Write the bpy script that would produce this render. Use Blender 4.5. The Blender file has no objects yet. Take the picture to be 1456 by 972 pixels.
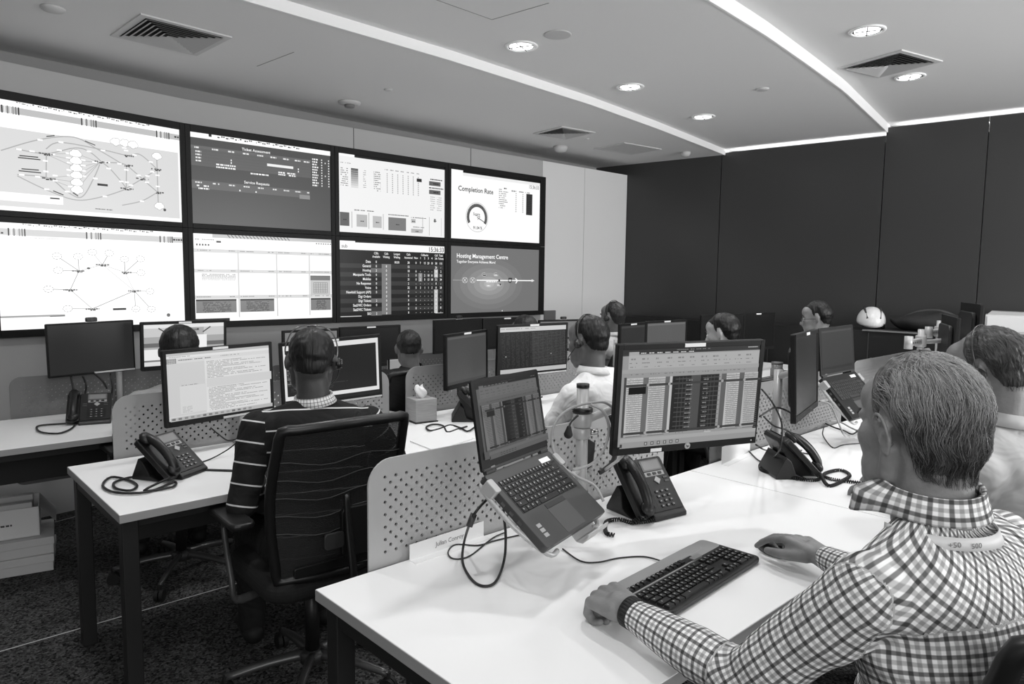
import bpy, math, random
import numpy as np
from mathutils import Vector, Matrix, noise
random.seed(7)
rng = np.random.default_rng(3)
PI = math.pi
S = bpy.context.scene
COL = S.collection

# ------------------------------------------------------------------ camera, light, exposure
F_PX, CAM_H, AZ, ROLL = 1000.0, 1.5, math.radians(47), math.radians(0.7)
PITCH = math.atan(93 / F_PX)
c_fa = np.array([math.cos(AZ), math.sin(AZ), 0.0]); c_ra = np.array([math.sin(AZ), -math.cos(AZ), 0.0])
c_fw = c_fa * math.cos(PITCH) + np.array([0, 0, -math.sin(PITCH)])
c_up0 = np.cross(c_ra, c_fw)
c_rt = c_ra * math.cos(ROLL) + c_up0 * math.sin(ROLL)
c_up = c_up0 * math.cos(ROLL) - c_ra * math.sin(ROLL)
c_C = np.array([0, 0, CAM_H])
cam_data = bpy.data.cameras.new('camera'); cam_data.sensor_width = 36; cam_data.lens = 36 * F_PX / 1456
cam_data.clip_start = 0.02
cam = bpy.data.objects.new('camera', cam_data); COL.objects.link(cam)
m = Matrix.Identity(4)
for i in range(3):
    m[i][0], m[i][1], m[i][2], m[i][3] = c_rt[i], c_up[i], -c_fw[i], c_C[i]
cam.matrix_world = m
S.camera = cam

def ray(x, y): return c_fw + c_rt * (x - 728) / F_PX - c_up * (y - 486) / F_PX
def on_z(x, y, z):            # point of a horizontal plane (desk top, floor, ceiling)
    d = ray(x, y); return Vector(c_C + (z - CAM_H) / d[2] * d)
def on_y(x, y, v):            # point of a plane across the room
    d = ray(x, y); return Vector(c_C + d * v / d[1])
def at_d(x, y, dep): return Vector(c_C + ray(x, y) * dep)

S.view_settings.view_transform = 'Standard'; S.view_settings.look = 'None'
S.view_settings.gamma = 1; S.view_settings.use_curve_mapping = False
EXPOSURE = 0.0
S.view_settings.exposure = EXPOSURE
w = bpy.data.worlds.new('World'); S.world = w; w.use_nodes = True
w.node_tree.nodes['Background'].inputs[0].default_value = (1, 1, 1, 1)
w.node_tree.nodes['Background'].inputs[1].default_value = 0.70
COVE_W = 2.5         # watts per metre of the strip over the dark wall
SPOT_W = 42.0        # every ceiling downlight
def area(name, loc, target, sx, sy, watt):
    l = bpy.data.lights.new(name, 'AREA'); l.shape = 'RECTANGLE'; l.size = sx; l.size_y = sy; l.energy = watt
    o = bpy.data.objects.new(name, l); COL.objects.link(o); o.location = loc
    o.rotation_euler = (Vector(target) - Vector(loc)).to_track_quat('-Z', 'Y').to_euler()
    return o
area('daylight_from_right_windows', (5.2, -3.2, 1.7), (5.9, 3.0, 1.9), 3.5, 1.6, 250)
area('daylight_behind_camera', (-0.6, -1.6, 2.0), (1.6, 2.5, 0.9), 2.5, 1.3, 42)

# ------------------------------------------------------------------ materials
def lin(v):
    v = v / 255.0
    return v / 12.92 if v <= 0.04045 else ((v + 0.055) / 1.055) ** 2.4
_mats = {}
def mat(name, g, rough=0.5, metal=0.0, spec=0.5, noise_scale=None, noise_amt=0.0, bump=0.0, bump_scale=200, stretch=(1, 1, 1), alpha=1.0, coat=0.0):
    if name in _mats: return _mats[name]
    m = bpy.data.materials.new(name); m.use_nodes = True; nt = m.node_tree; N = nt.nodes; L = nt.links
    b = N['Principled BSDF']; c = lin(g)
    b.inputs['Base Color'].default_value = (c, c, c, 1); b.inputs['Roughness'].default_value = rough
    b.inputs['Metallic'].default_value = metal; b.inputs['Specular IOR Level'].default_value = spec
    b.inputs['Alpha'].default_value = alpha; b.inputs['Coat Weight'].default_value = coat
    if noise_scale or bump:
        tc = N.new('ShaderNodeTexCoord'); mp = N.new('ShaderNodeMapping'); mp.inputs['Scale'].default_value = stretch
        L.new(tc.outputs['Object'], mp.inputs['Vector'])
    if noise_scale:
        n = N.new('ShaderNodeTexNoise'); n.inputs['Scale'].default_value = noise_scale; n.inputs['Detail'].default_value = 4
        L.new(mp.outputs[0], n.inputs['Vector'])
        r = N.new('ShaderNodeMapRange'); r.inputs[1].default_value = .3; r.inputs[2].default_value = .7
        r.inputs[3].default_value = c * (1 - noise_amt); r.inputs[4].default_value = c * (1 + noise_amt)
        L.new(n.outputs['Fac'], r.inputs[0]); L.new(r.outputs[0], b.inputs['Base Color'])
    if bump:
        n2 = N.new('ShaderNodeTexNoise'); n2.inputs['Scale'].default_value = bump_scale; n2.inputs['Detail'].default_value = 3
        L.new(mp.outputs[0], n2.inputs['Vector'])
        bp = N.new('ShaderNodeBump'); bp.inputs['Strength'].default_value = bump; bp.inputs['Distance'].default_value = 0.002
        L.new(n2.outputs['Fac'], bp.inputs['Height']); L.new(bp.outputs[0], b.inputs['Normal'])
    _mats[name] = m
    return m
def math_node(nt, op, a, b=None, c=None):
    n = nt.nodes.new('ShaderNodeMath'); n.operation = op
    for i, v in enumerate((a, b, c)):
        if v is None: continue
        if isinstance(v, (int, float)): n.inputs[i].default_value = v
        else: nt.links.new(v, n.inputs[i])
    return n.outputs[0]
def emit_mat(name, strength, rough=0.35):
    m = bpy.data.materials.new(name); m.use_nodes = True; nt = m.node_tree; b = nt.nodes['Principled BSDF']
    b.inputs['Base Color'].default_value = (.004, .004, .004, 1); b.inputs['Roughness'].default_value = rough; b.inputs['Specular IOR Level'].default_value = .25
    a = nt.nodes.new('ShaderNodeAttribute'); a.attribute_name = 'Col'
    nt.links.new(a.outputs['Color'], b.inputs['Emission Color']); b.inputs['Emission Strength'].default_value = strength
    return m
def perf_mat(name, g, x0, x1, z0, z1, a=0.034, r=0.0044):
    """painted steel sheet pierced by a staggered grid of round holes"""
    m = bpy.data.materials.new(name); m.use_nodes = True; nt = m.node_tree; N = nt.nodes; L = nt.links
    b = N['Principled BSDF']; c = lin(g); b.inputs['Base Color'].default_value = (c, c, c, 1); b.inputs['Roughness'].default_value = .5
    tc = N.new('ShaderNodeTexCoord'); sp = N.new('ShaderNodeSeparateXYZ'); L.new(tc.outputs['Object'], sp.inputs[0])
    M = lambda op, p, q=None, s=None: math_node(nt, op, p, q, s)
    X, Zc = sp.outputs[0], sp.outputs[2]
    def lattice(off):
        u = M('SUBTRACT', M('FRACT', M('DIVIDE', M('ADD', X, 50 * a + off), a)), .5)
        v = M('SUBTRACT', M('FRACT', M('DIVIDE', M('ADD', Zc, 50 * a + off), a)), .5)
        return M('SQRT', M('ADD', M('MULTIPLY', u, u), M('MULTIPLY', v, v)))
    d = M('MINIMUM', lattice(0), lattice(a / 2))
    hole = M('LESS_THAN', d, r / a)
    for e in (M('GREATER_THAN', X, x0), M('LESS_THAN', X, x1), M('GREATER_THAN', Zc, z0), M('LESS_THAN', Zc, z1)): hole = M('MULTIPLY', hole, e)
    L.new(M('SUBTRACT', 1, hole), b.inputs['Alpha'])
    return m

# ------------------------------------------------------------------ mesh building
class MB:
    def __init__(s): s.v = []; s.f = []; s.mi = []
    def add(s, vs, fs, mi=0, M=None):
        o = len(s.v)
        if M is not None: vs = [M @ Vector(p) for p in vs]
        s.v += [tuple(p) for p in vs]; s.f += [tuple(o + i for i in f) for f in fs]; s.mi += [mi] * len(fs)
        return s
    def box(s, x0, x1, y0, y1, z0, z1, mi=0, M=None):
        vs = [(x, y, z) for z in (z0, z1) for y in (y0, y1) for x in (x0, x1)]
        return s.add(vs, [(0, 2, 3, 1), (4, 5, 7, 6), (0, 1, 5, 4), (2, 6, 7, 3), (0, 4, 6, 2), (1, 3, 7, 5)], mi, M)
    def prism(s, pts, a0, a1, axis='y', mi=0, M=None):
        """pts: outline (p,q); extruded along the axis from a0 to a1"""
        def P3(p, a):
            return {'y': (p[0], a, p[1]), 'x': (a, p[0], p[1]), 'z': (p[0], p[1], a)}[axis]
        n = len(pts); vs = [P3(p, a0) for p in pts] + [P3(p, a1) for p in pts]
        fs = [tuple(range(n)), tuple(range(2 * n - 1, n - 1, -1))] + [(i, i + n, (i + 1) % n + n, (i + 1) % n) for i in range(n)]
        return s.add(vs, fs, mi, M)
    def cyl(s, p0, p1, r0, r1=None, n=20, mi=0, M=None, caps=True):
        r1 = r0 if r1 is None else r1
        p0 = Vector(p0); p1 = Vector(p1); d = (p1 - p0).normalized(); a = d.orthogonal().normalized(); b = d.cross(a)
        vs = [p + (a * math.cos(t) + b * math.sin(t)) * r for p, r in ((p0, r0), (p1, r1)) for t in [2 * PI * i / n for i in range(n)]]
        fs = [(i, (i + 1) % n, (i + 1) % n + n, i + n) for i in range(n)]
        if caps: fs += [tuple(range(n - 1, -1, -1)), tuple(range(n, 2 * n))]
        return s.add(vs, fs, mi, M)
    def tube(s, pts, r, n=8, mi=0, M=None, closed=False, smooth=4, flat=1.0):
        pts = [Vector(p) for p in pts]
        if smooth > 1: pts = catmull(pts, smooth, closed)
        rs = r if hasattr(r, '__len__') else None
        vs = []; N = len(pts); prev = None
        for i, p in enumerate(pts):
            if closed: t = pts[(i + 1) % N] - pts[i - 1]
            else: t = pts[min(i + 1, N - 1)] - pts[max(i - 1, 0)]
            t = t.normalized() if t.length > 1e-9 else Vector((0, 0, 1))
            a = t.orthogonal().normalized() if prev is None else (prev - t * prev.dot(t)).normalized()
            prev = a; b = t.cross(a)
            rr = r if rs is None else rs[0] + (rs[1] - rs[0]) * i / (N - 1)
            vs += [p + (a * math.cos(q) + b * math.sin(q) * flat) * rr for q in [2 * PI * k / n for k in range(n)]]
        fs = []
        for i in range(N if closed else N - 1):
            j = (i + 1) % N
            fs += [(i * n + k, i * n + (k + 1) % n, j * n + (k + 1) % n, j * n + k) for k in range(n)]
        if not closed: fs += [tuple(range(n - 1, -1, -1)), tuple(range((N - 1) * n, N * n))]
        return s.add(vs, fs, mi, M)
    def lathe(s, prof, n=28, c=(0, 0, 0), mi=0, M=None, cap=True):
        vs = [(c[0] + r * math.cos(2 * PI * k / n), c[1] + r * math.sin(2 * PI * k / n), c[2] + z) for r, z in prof for k in range(n)]
        fs = [(i * n + k, i * n + (k + 1) % n, (i + 1) * n + (k + 1) % n, (i + 1) * n + k) for i in range(len(prof) - 1) for k in range(n)]
        if cap: fs += [tuple(range(n - 1, -1, -1)), tuple(range((len(prof) - 1) * n, len(prof) * n))]
        return s.add(vs, fs, mi, M)
    def ell(s, c, r, nu=20, nv=12, M=None, mi=0, R=None):
        c = Vector(c); R = R or Matrix.Identity(3)
        if not hasattr(r, '__len__'): r = (r, r, r)
        vs = [c + R @ Vector((0, 0, r[2]))]
        for j in range(1, nv):
            th = PI * j / nv
            vs += [c + R @ Vector((r[0] * math.sin(th) * math.cos(2 * PI * k / nu), r[1] * math.sin(th) * math.sin(2 * PI * k / nu), r[2] * math.cos(th))) for k in range(nu)]
        vs.append(c + R @ Vector((0, 0, -r[2])))
        fs = [(0, 1 + k, 1 + (k + 1) % nu) for k in range(nu)]
        for j in range(nv - 2):
            fs += [(1 + j * nu + k, 1 + (j + 1) * nu + k, 1 + (j + 1) * nu + (k + 1) % nu, 1 + j * nu + (k + 1) % nu) for k in range(nu)]
        e = 1 + (nv - 2) * nu
        fs += [(e + k, len(vs) - 1, e + (k + 1) % nu) for k in range(nu)]
        return s.add(vs, fs, mi, M)
    def cap(s, p0, r0, p1, r1, n=14, M=None, mi=0):
        """tapered capsule"""
        p0 = Vector(p0); p1 = Vector(p1); d = p1 - p0; L = d.length
        if L < 1e-6: return s.ell(p0, r0, M=M)
        d /= L; a = d.orthogonal().normalized(); b = d.cross(a); vs = []; rings = []
        for j in range(1, 6): t = PI / 2 * j / 5; rings.append((-r0 * math.cos(t), r0 * math.sin(t)))
        for j in range(0, 5): t = PI / 2 * j / 5; rings.append((L + r1 * math.sin(t), r1 * math.cos(t)))
        vs.append(p0 - d * r0)
        for h, r in rings: vs += [p0 + d * h + (a * math.cos(2 * PI * k / n) + b * math.sin(2 * PI * k / n)) * r for k in range(n)]
        vs.append(p1 + d * r1); nr = len(rings)
        fs = [(0, 1 + (k + 1) % n, 1 + k) for k in range(n)]
        for j in range(nr - 1): fs += [(1 + j * n + k, 1 + j * n + (k + 1) % n, 1 + (j + 1) * n + (k + 1) % n, 1 + (j + 1) * n + k) for k in range(n)]
        e = 1 + (nr - 1) * n; fs += [(e + k, e + (k + 1) % n, len(vs) - 1) for k in range(n)]
        return s.add(vs, fs, mi, M)
    def build(s, name, mats, parent=None, smooth=False, bevel=0, loc=None, seg=2, bake=None):
        me = bpy.data.meshes.new(name); me.from_pydata(s.v, [], s.f)
        for mm in (mats if isinstance(mats, (list, tuple)) else [mats]): me.materials.append(mm)
        me.polygons.foreach_set('material_index', s.mi)
        if smooth: me.polygons.foreach_set('use_smooth', [True] * len(s.f))
        me.validate(); me.update()
        o = bpy.data.objects.new(name, me); COL.objects.link(o)
        if parent: o.parent = parent
        if loc is not None: o.location = loc
        if bevel:
            b = o.modifiers.new('bevel', 'BEVEL'); b.width = bevel; b.segments = seg; b.limit_method = 'ANGLE'; b.angle_limit = .7
            if smooth: b.harden_normals = False
        if smooth and not bevel:
            try:
                me.shade_smooth() if False else None
            except Exception: pass
        return o
def catmull(P, k, closed=False):
    n = len(P); out = []
    for i in range(n if closed else n - 1):
        if closed: p0, p1, p2, p3 = P[i - 1], P[i], P[(i + 1) % n], P[(i + 2) % n]
        else: p0, p1, p2, p3 = P[max(i - 1, 0)], P[i], P[i + 1], P[min(i + 2, n - 1)]
        for j in range(k):
            t = j / k
            out.append(.5 * ((2 * p1) + (p2 - p0) * t + (2 * p0 - 5 * p1 + 4 * p2 - p3) * t * t + (3 * p1 - p0 - 3 * p2 + p3) * t ** 3))
    if not closed: out.append(P[-1])
    return out
def rrect(x0, x1, z0, z1, r, seg=6):
    """rounded rectangle outline; r a number or (bl, br, tr, tl)"""
    rs = r if hasattr(r, '__len__') else (r,) * 4
    out = []
    for (cx, cz, sx, sz, a0), q in zip(((x0, z0, 1, 1, PI), (x1, z0, -1, 1, 1.5 * PI), (x1, z1, -1, -1, 0), (x0, z1, 1, -1, .5 * PI)), rs):
        if q <= 0: out.append((cx, cz)); continue
        for i in range(seg + 1):
            a = a0 + PI / 2 * i / seg
            out.append((cx + sx * q + q * math.cos(a), cz + sz * q + q * math.sin(a)))
    return out
def thing(name, label, cat, loc=(0, 0, 0), yaw=0, group=None, mtx=None):
    o = bpy.data.objects.new(name, None); COL.objects.link(o); o.empty_display_size = .05
    if mtx is not None: o.matrix_world = mtx
    else: o.location = loc; o.rotation_euler = (0, 0, math.radians(yaw))
    o['label'] = label; o['category'] = cat
    if group: o['group'] = group
    return o
def tag(o, label, cat, group=None):
    o['label'] = label; o['category'] = cat
    if group: o['group'] = group
    return o
def struct(o): o['kind'] = 'structure'; return o
def pose(yaw, tilt, roll, loc):
    M = Matrix.Rotation(math.radians(yaw), 4, 'Z') @ Matrix.Rotation(math.radians(tilt), 4, 'X') @ Matrix.Rotation(math.radians(roll), 4, 'Y')
    return Matrix.Translation(Vector(loc)) @ M
def dup(root, label=None, group=None, loc=None, yaw=None):
    r = root.copy(); COL.objects.link(r)
    if loc is not None: r.location = loc
    if yaw is not None: r.rotation_euler = (0, 0, math.radians(yaw))
    if label: r['label'] = label
    if group: r['group'] = group
    def rec(a, b):
        for ch in list(a.children):
            c = ch.copy(); COL.objects.link(c); c.parent = b; rec(ch, c)
    rec(root, r); return r

# ------------------------------------------------------------------ picture shown by a display (one mesh, coloured per face)
class Canvas:
    """units: 160 wide by H high, origin at the top left of the lit area"""
    def __init__(s, w, h): s.w, s.h = w, h; s.k = w / 160.0; s.H = h / s.k; s.v = []; s.f = []; s.c = []; s.layer = 0
    def quad(s, pts, g, fixed=None):
        s.layer += 1; o = len(s.v); y = -0.00001 * s.layer - .0002
        s.v += [(-s.w / 2 + x * s.k, y, s.h / 2 - z * s.k) for x, z in pts]; s.f.append(tuple(range(o, o + len(pts)))); s.c.append(g)
    def rect(s, x0, y0, x1, y1, g): s.quad([(x0, y0), (x1, y0), (x1, y1), (x0, y1)], g)
    def line(s, pts, wd, g):
        for (a, b), (c, d) in zip(pts[:-1], pts[1:]):
            L = math.hypot(c - a, d - b) or 1; nx, ny = -(d - b) / L * wd / 2, (c - a) / L * wd / 2
            s.quad([(a + nx, b + ny), (c + nx, d + ny), (c - nx, d - ny), (a - nx, b - ny)], g)
    def curve(s, pts, wd, g): s.line([(p.x, p.y) for p in catmull([Vector((a, b, 0)) for a, b in pts], 6)], wd, g)
    def ring(s, cx, cy, r, wd, g, a0=0, a1=360, n=28, sy=1):
        s.line([(cx + r * math.cos(math.radians(a0 + (a1 - a0) * i / n)), cy + sy * r * math.sin(math.radians(a0 + (a1 - a0) * i / n))) for i in range(n + 1)], wd, g)
    def disc(s, cx, cy, r, g, sy=1, n=14): s.quad([(cx + r * math.cos(2 * PI * i / n), cy - sy * r * math.sin(2 * PI * i / n)) for i in range(n)], g)
    def text(s, t, x, y, size, g, align='L', sx=1.0):
        key = t
        if key not in _glyphs:
            cu = bpy.data.curves.new('glyph', 'FONT'); cu.body = t; cu.size = 1; cu.resolution_u = 2; cu.offset = .014
            ob = bpy.data.objects.new('glyph', cu); COL.objects.link(ob)
            dg = bpy.context.evaluated_depsgraph_get(); me = bpy.data.meshes.new_from_object(ob.evaluated_get(dg))
            vs = [(q.co.x, q.co.y) for q in me.vertices]; fs = [tuple(p.vertices) for p in me.polygons]
            bpy.data.objects.remove(ob); bpy.data.meshes.remove(me); bpy.data.curves.remove(cu); _glyphs[key] = (vs, fs)
        vs, fs = _glyphs[key]
        if not vs: return
        wd = max(p[0] for p in vs) * size * sx; ox = {'L': 0, 'C': -wd / 2, 'R': -wd}[align]
        s.layer += 1; o = len(s.v); yy = -0.00001 * s.layer - .0002
        s.v += [(-s.w / 2 + (x + ox + p[0] * size * sx) * s.k, yy, s.h / 2 - (y - p[1] * size) * s.k) for p in vs]
        s.f += [tuple(o + i for i in f) for f in fs]; s.c += [g] * len(fs)
    def scribble(s, x, y, w_, h_, g, seed=0, fill=.8):
        """a line of tiny unreadable writing"""
        r = random.Random(seed * 7919 + int(x * 31 + y * 17)); cx = x
        while cx < x + w_:
            q = min(r.uniform(h_ * .6, h_ * 2.5), x + w_ - cx)
            if r.random() < fill: s.rect(cx, y, cx + q * .85, y + h_, g)
            cx += q + h_ * .2
    def grid(s, x0, y0, x1, y1, nx, ny, wd, g):
        for i in range(nx + 1): x = x0 + (x1 - x0) * i / nx; s.rect(x - wd / 2, y0, x + wd / 2, y1, g)
        for j in range(ny + 1): y = y0 + (y1 - y0) * j / ny; s.rect(x0, y - wd / 2, x1, y + wd / 2, g)
    def build(s, name, material, parent, y=0.0, off=(0, 0)):
        me = bpy.data.meshes.new(name); me.from_pydata([(a + off[0], b + y, c + off[1]) for a, b, c in s.v], [], s.f); me.materials.append(material)
        at = me.color_attributes.new('Col', 'FLOAT_COLOR', 'CORNER'); buf = []
        for p, g in zip(me.polygons, s.c): l = lin(g); buf += [l, l, l, 1.0] * p.loop_total
        at.data.foreach_set('color', buf); me.update()
        o = bpy.data.objects.new(name, me); COL.objects.link(o); o.parent = parent
        return o
_glyphs = {}

def printed(name, w, h, draw, parent, M, g_bg=None, y=0.0):
    """ink on paper or paint: same drawing, as a plain non-luminous surface"""
    c = Canvas(w, h)
    if g_bg is not None: c.rect(0, 0, 160, c.H, g_bg)
    draw(c)
    o = c.build(name, PRINT, parent, y)
    o.matrix_local = M
    return o
PRINT = bpy.data.materials.new('printed ink'); PRINT.use_nodes = True
_a = PRINT.node_tree.nodes.new('ShaderNodeAttribute'); _a.attribute_name = 'Col'
PRINT.node_tree.links.new(_a.outputs['Color'], PRINT.node_tree.nodes['Principled BSDF'].inputs['Base Color'])
PRINT.node_tree.nodes['Principled BSDF'].inputs['Roughness'].default_value = .6

# material palette
M_WHITE_DESK = mat('white laminate', 236, .38, spec=.35)
M_EDGE = mat('shaded grey laminate edge', 150, .5)  # edge grey deepened to carry the shade of the short desk ends
M_BLACKMETAL = mat('black powder coated steel', 22, .5)
M_PLASTIC = mat('black plastic', 20, .38)
M_PLASTIC2 = mat('dark grey plastic', 48, .42)
M_BEZEL = mat('black monitor plastic', 13, .55, spec=.3)
M_SILVER = mat('silver painted metal', 172, .38, metal=.25)
M_CHROME = mat('chrome', 190, .18, metal=1)
M_LABEL = mat('white sticker', 225, .5)
M_RUBBER = mat('black rubber', 14, .7)
M_CABLE = mat('black cable', 16, .5)
M_CABLEG = mat('pale grey cable', 150, .5)
M_FABRIC = mat('black chair fabric', 15, .85, bump=.5, bump_scale=600)
M_PAPER = mat('white paper', 225, .7)
# ------------------------------------------------------------------ the room
def carpet():
    m = bpy.data.materials.new('dark loop carpet'); m.use_nodes = True; nt = m.node_tree; N = nt.nodes; L = nt.links
    b = N['Principled BSDF']; b.inputs['Roughness'].default_value = .95; b.inputs['Specular IOR Level'].default_value = .15
    tc = N.new('ShaderNodeTexCoord')
    n = N.new('ShaderNodeTexNoise'); n.inputs['Scale'].default_value = 150; n.inputs['Detail'].default_value = 3; L.new(tc.outputs['Object'], n.inputs['Vector'])
    v = N.new('ShaderNodeTexVoronoi'); v.inputs['Scale'].default_value = 110; L.new(tc.outputs['Object'], v.inputs['Vector'])
    mx = math_node(nt, 'MULTIPLY', n.outputs['Fac'], v.outputs['Color'])
    r = N.new('ShaderNodeMapRange'); r.inputs[1].default_value = .08; r.inputs[2].default_value = .5; r.inputs[3].default_value = lin(22); r.inputs[4].default_value = lin(98)
    L.new(mx, r.inputs[0]); L.new(r.outputs[0], b.inputs['Base Color'])
    bp = N.new('ShaderNodeBump'); bp.inputs['Strength'].default_value = .8; bp.inputs['Distance'].default_value = .004
    L.new(n.outputs['Fac'], bp.inputs['Height']); L.new(bp.outputs[0], b.inputs['Normal'])
    return m
struct(MB().box(-3, 7.7, -4, 5.9, -.05, 0).build('floor', carpet()))
M_WALL = mat('grey painted wall', 178, .6); M_WALLW = mat('pale satin wall panel', 228, .38)
M_CEIL = mat('matt white ceiling', 228, .8); M_RISER = mat('white ceiling step', 242, .6)
M_BACK = mat('grey wall behind', 150, .7)
M_DARK = mat('charcoal satin wall panel', 58, .32, noise_scale=.8, noise_amt=.06)
# ceiling: three levels stepping up towards the camera along two gentle curves
def curve_y(pts, x):
    return float(np.interp(x, [p[0] for p in pts], [p[1] for p in pts]))
C1 = [(-3, 3.44), (1.4, 3.45), (2.7, 3.49), (4.1, 3.60), (5.2, 3.75), (6.8, 4.02), (7.7, 4.2)]
C2 = [(-3, 1.86), (3.1, 1.98), (3.8, 2.03), (4.44, 2.1), (5.27, 2.2), (7.0, 2.5), (7.7, 2.64)]
Z1, Z2, Z3 = 2.80, 2.856, 2.93
xs = [-3 + 10.7 * i / 60 for i in range(61)]
def sheet(name, lo, hi, z):
    b = MB(); vs = []; n = len(xs)
    for zz in (z, z + .04):
        vs += [(x, lo(x), zz) for x in xs] + [(x, hi(x), zz) for x in xs]
    fs = []
    for i in range(n - 1):
        fs += [(i, n + i, n + i + 1, i + 1), (2 * n + i, 2 * n + i + 1, 3 * n + i + 1, 3 * n + i)]
        fs += [(i, i + 1, 2 * n + i + 1, 2 * n + i), (n + i, 3 * n + i, 3 * n + i + 1, n + i + 1)]
    b.add(vs, fs); o = b.build(name, M_CEIL); return struct(o)
c1 = lambda x: curve_y(C1, x); c2 = lambda x: curve_y(C2, x)
sheet('ceiling', lambda x: c1(x), lambda x: 5.9, Z1)
sheet('ceiling', lambda x: c2(x), lambda x: c1(x) + .05, Z2)
sheet('ceiling', lambda x: -4.0, lambda x: c2(x) + .05, Z3)
def riser(name, cf, z0, z1):
    b = MB(); n = len(xs)
    vs = [(x, cf(x) + d, z) for z in (z0, z1) for d in (-.012, 0.0) for x in xs]
    fs = []
    for i in range(n - 1):
        fs += [(i, i + 1, 2 * n + i + 1, 2 * n + i), (i, n + i, n + i + 1, i + 1), (n + i, 3 * n + i, 3 * n + i + 1, n + i + 1)]
    b.add(vs, fs); return struct(b.build(name, M_RISER))
riser('trim_1', c1, Z1 - .004, Z2 + .001); riser('trim_2', c2, Z2 - .004, Z3 + .001)

def wall_run(name, pts, z0, z1, t, m):
    b = MB()
    for (a, c), (d, e) in zip(pts[:-1], pts[1:]):
        L = math.hypot(d - a, e - c); nx, ny = -(e - c) / L * t, (d - a) / L * t
        b.prism([(a, c), (d, e), (d + nx, e + ny), (a + nx, c + ny)], z0, z1, 'z')
    return struct(b.build(name, m))
ANG = math.radians(9)
wall_run('wall_screens', [(1.69 - 3.6 * math.cos(ANG), 5.15 - 3.6 * math.sin(ANG)), (1.69, 5.15), (5.2, 5.15)], 0, 2.68, .06, M_WALL)
wall_run('wall_panelled', [(5.203, 5.15), (5.85, 5.15)], 0, 2.68, .06, M_WALLW)
wall_run('wall_panelled', [(5.855, 5.15), (6.59, 5.15)], 0, 2.68, .06, M_WALLW)
wall_run('wall_behind', [(-2.5, 4.85), (0.7, 5.25), (1.4, 5.31), (3, 5.43), (5.65, 5.54), (6.7, 5.58)], 0, Z1, .06, M_BACK)
wall_run('wall_left_unseen', [(-1.9, -1.5), (-1.9, 5.0)], 0, Z2, .06, M_WALL)  # unseen wall, added to keep world light from the left off the ceiling
DX = lambda y: 6.54 + (5.56 - y) * .1433
ys = [5.85, 4.04, 2.5, 1.72, .2, -1.5, -4]
for a, c in zip(ys[:-1], ys[1:]):
    top = Z1 if a > 4.1 else (Z2 - .035 if a > 2.6 else Z3 - .035)
    wall_run('wall_dark', [(DX(a), a - .004), (DX(c), c + .004)], 0, top, .03, M_DARK)
wall_run('wall_dark', [(DX(5.85) + .032, 5.85), (DX(-4) + .032, -4)], 0, Z1 - .03, .03, mat('wall joint', 110, .5))
wall_run('wall_dark', [(DX(5.85) + .24, 5.85), (DX(-4) + .24, -4)], 0, Z3, .03, mat('cove back', 200, .7))
# light strips lying in the gap on top of the dark wall, washing the ceiling
for k, (a, c, zc) in enumerate(((3.98, 2.52, Z2), (2.44, -1.5, Z3))):
    mid = (a + c) / 2; t = thing('cove_light', ['light strip in the gap above the middle of the dark wall', 'light strip in the gap above the right part of the dark wall'][k], 'ceiling light', (DX(mid) + .10, mid, zc - .075), 8.15)
    MB().box(-.02, .02, -(a - c) / 2, (a - c) / 2, -.012, 0).build('strip', M_RISER, t)
    l = bpy.data.lights.new('cove_beam', 'AREA'); l.shape = 'RECTANGLE'; l.size = .05; l.size_y = a - c; l.energy = COVE_W * (a - c)
    lo = bpy.data.objects.new('cove_beam', l); COL.objects.link(lo); lo.parent = t; lo.location = (0, 0, .004); lo.rotation_euler = (PI, math.radians(-35), 0)
# thin joints of the grey wall above the displays, switch plate under the last display
jm = mat('grey wall seam', 96, .7)
for x in (3.02, 4.25):
    struct(MB().box(x - .0025, x + .0025, 5.147, 5.151, 2.5, 2.68).build('trim_3', jm))
# carpet joints
for a, b_ in (((0, 926), (400, 811)), ((78, 742), (112, 733))):
    p, q = on_z(*a, 0), on_z(*b_, 0); d = (q - p).normalized(); n_ = Vector((-d.y, d.x, 0)) * .0022; p = p - d * (1.0 if a[0] == 0 else 0)
    struct(MB().prism([tuple((p + n_).xy), tuple((q + n_).xy), tuple((q - n_).xy), tuple((p - n_).xy)], 0, .0015, 'z').build('trim_4', mat('pale carpet joint', 190, .6)))

# ceiling fittings
M_LAMP = emit_mat('lamp glow', 9.0); M_REFL = mat('bright reflector', 235, .25, metal=.7)
def downlight(x, y, z, label, group=None):
    t = thing('ceiling_downlight', label, 'ceiling light', (x, y, z), 0, group)
    MB().lathe([(.088, 0), (.098, 0), (.100, -.004), (.096, -.009), (.080, -.010), (.078, -.002)], 36, cap=False).build('trim_ring', M_RISER, t, True)
    MB().lathe([(.080, -.006), (.062, -.0035), (.035, -.0022)], 36, cap=False).build('reflector', M_REFL, t, True)
    b = MB()
    for k in range(4): b.cyl((0, 0, -.0065), (.078 * math.cos(k * PI / 2 + .4), .078 * math.sin(k * PI / 2 + .4), -.0065), .0035, n=6)
    b.build('lamp_spider', M_PLASTIC2, t)
    c = MB().lathe([(.001, -.0035), (.070, -.0045)], 28, cap=False)
    o = c.build('lamp', M_LAMP, t, True)
    a = o.data.color_attributes.new('Col', 'FLOAT_COLOR', 'CORNER'); a.data.foreach_set('color', [1.0] * 4 * len(o.data.loops))
    l = bpy.data.lights.new('downlight_beam', 'SPOT'); l.energy = SPOT_W; l.spot_size = math.radians(125); l.spot_blend = .7; l.shadow_soft_size = .07
    lo = bpy.data.objects.new('downlight_beam', l); COL.objects.link(lo); lo.parent = t; lo.location = (0, 0, -.03)
    return t
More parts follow.
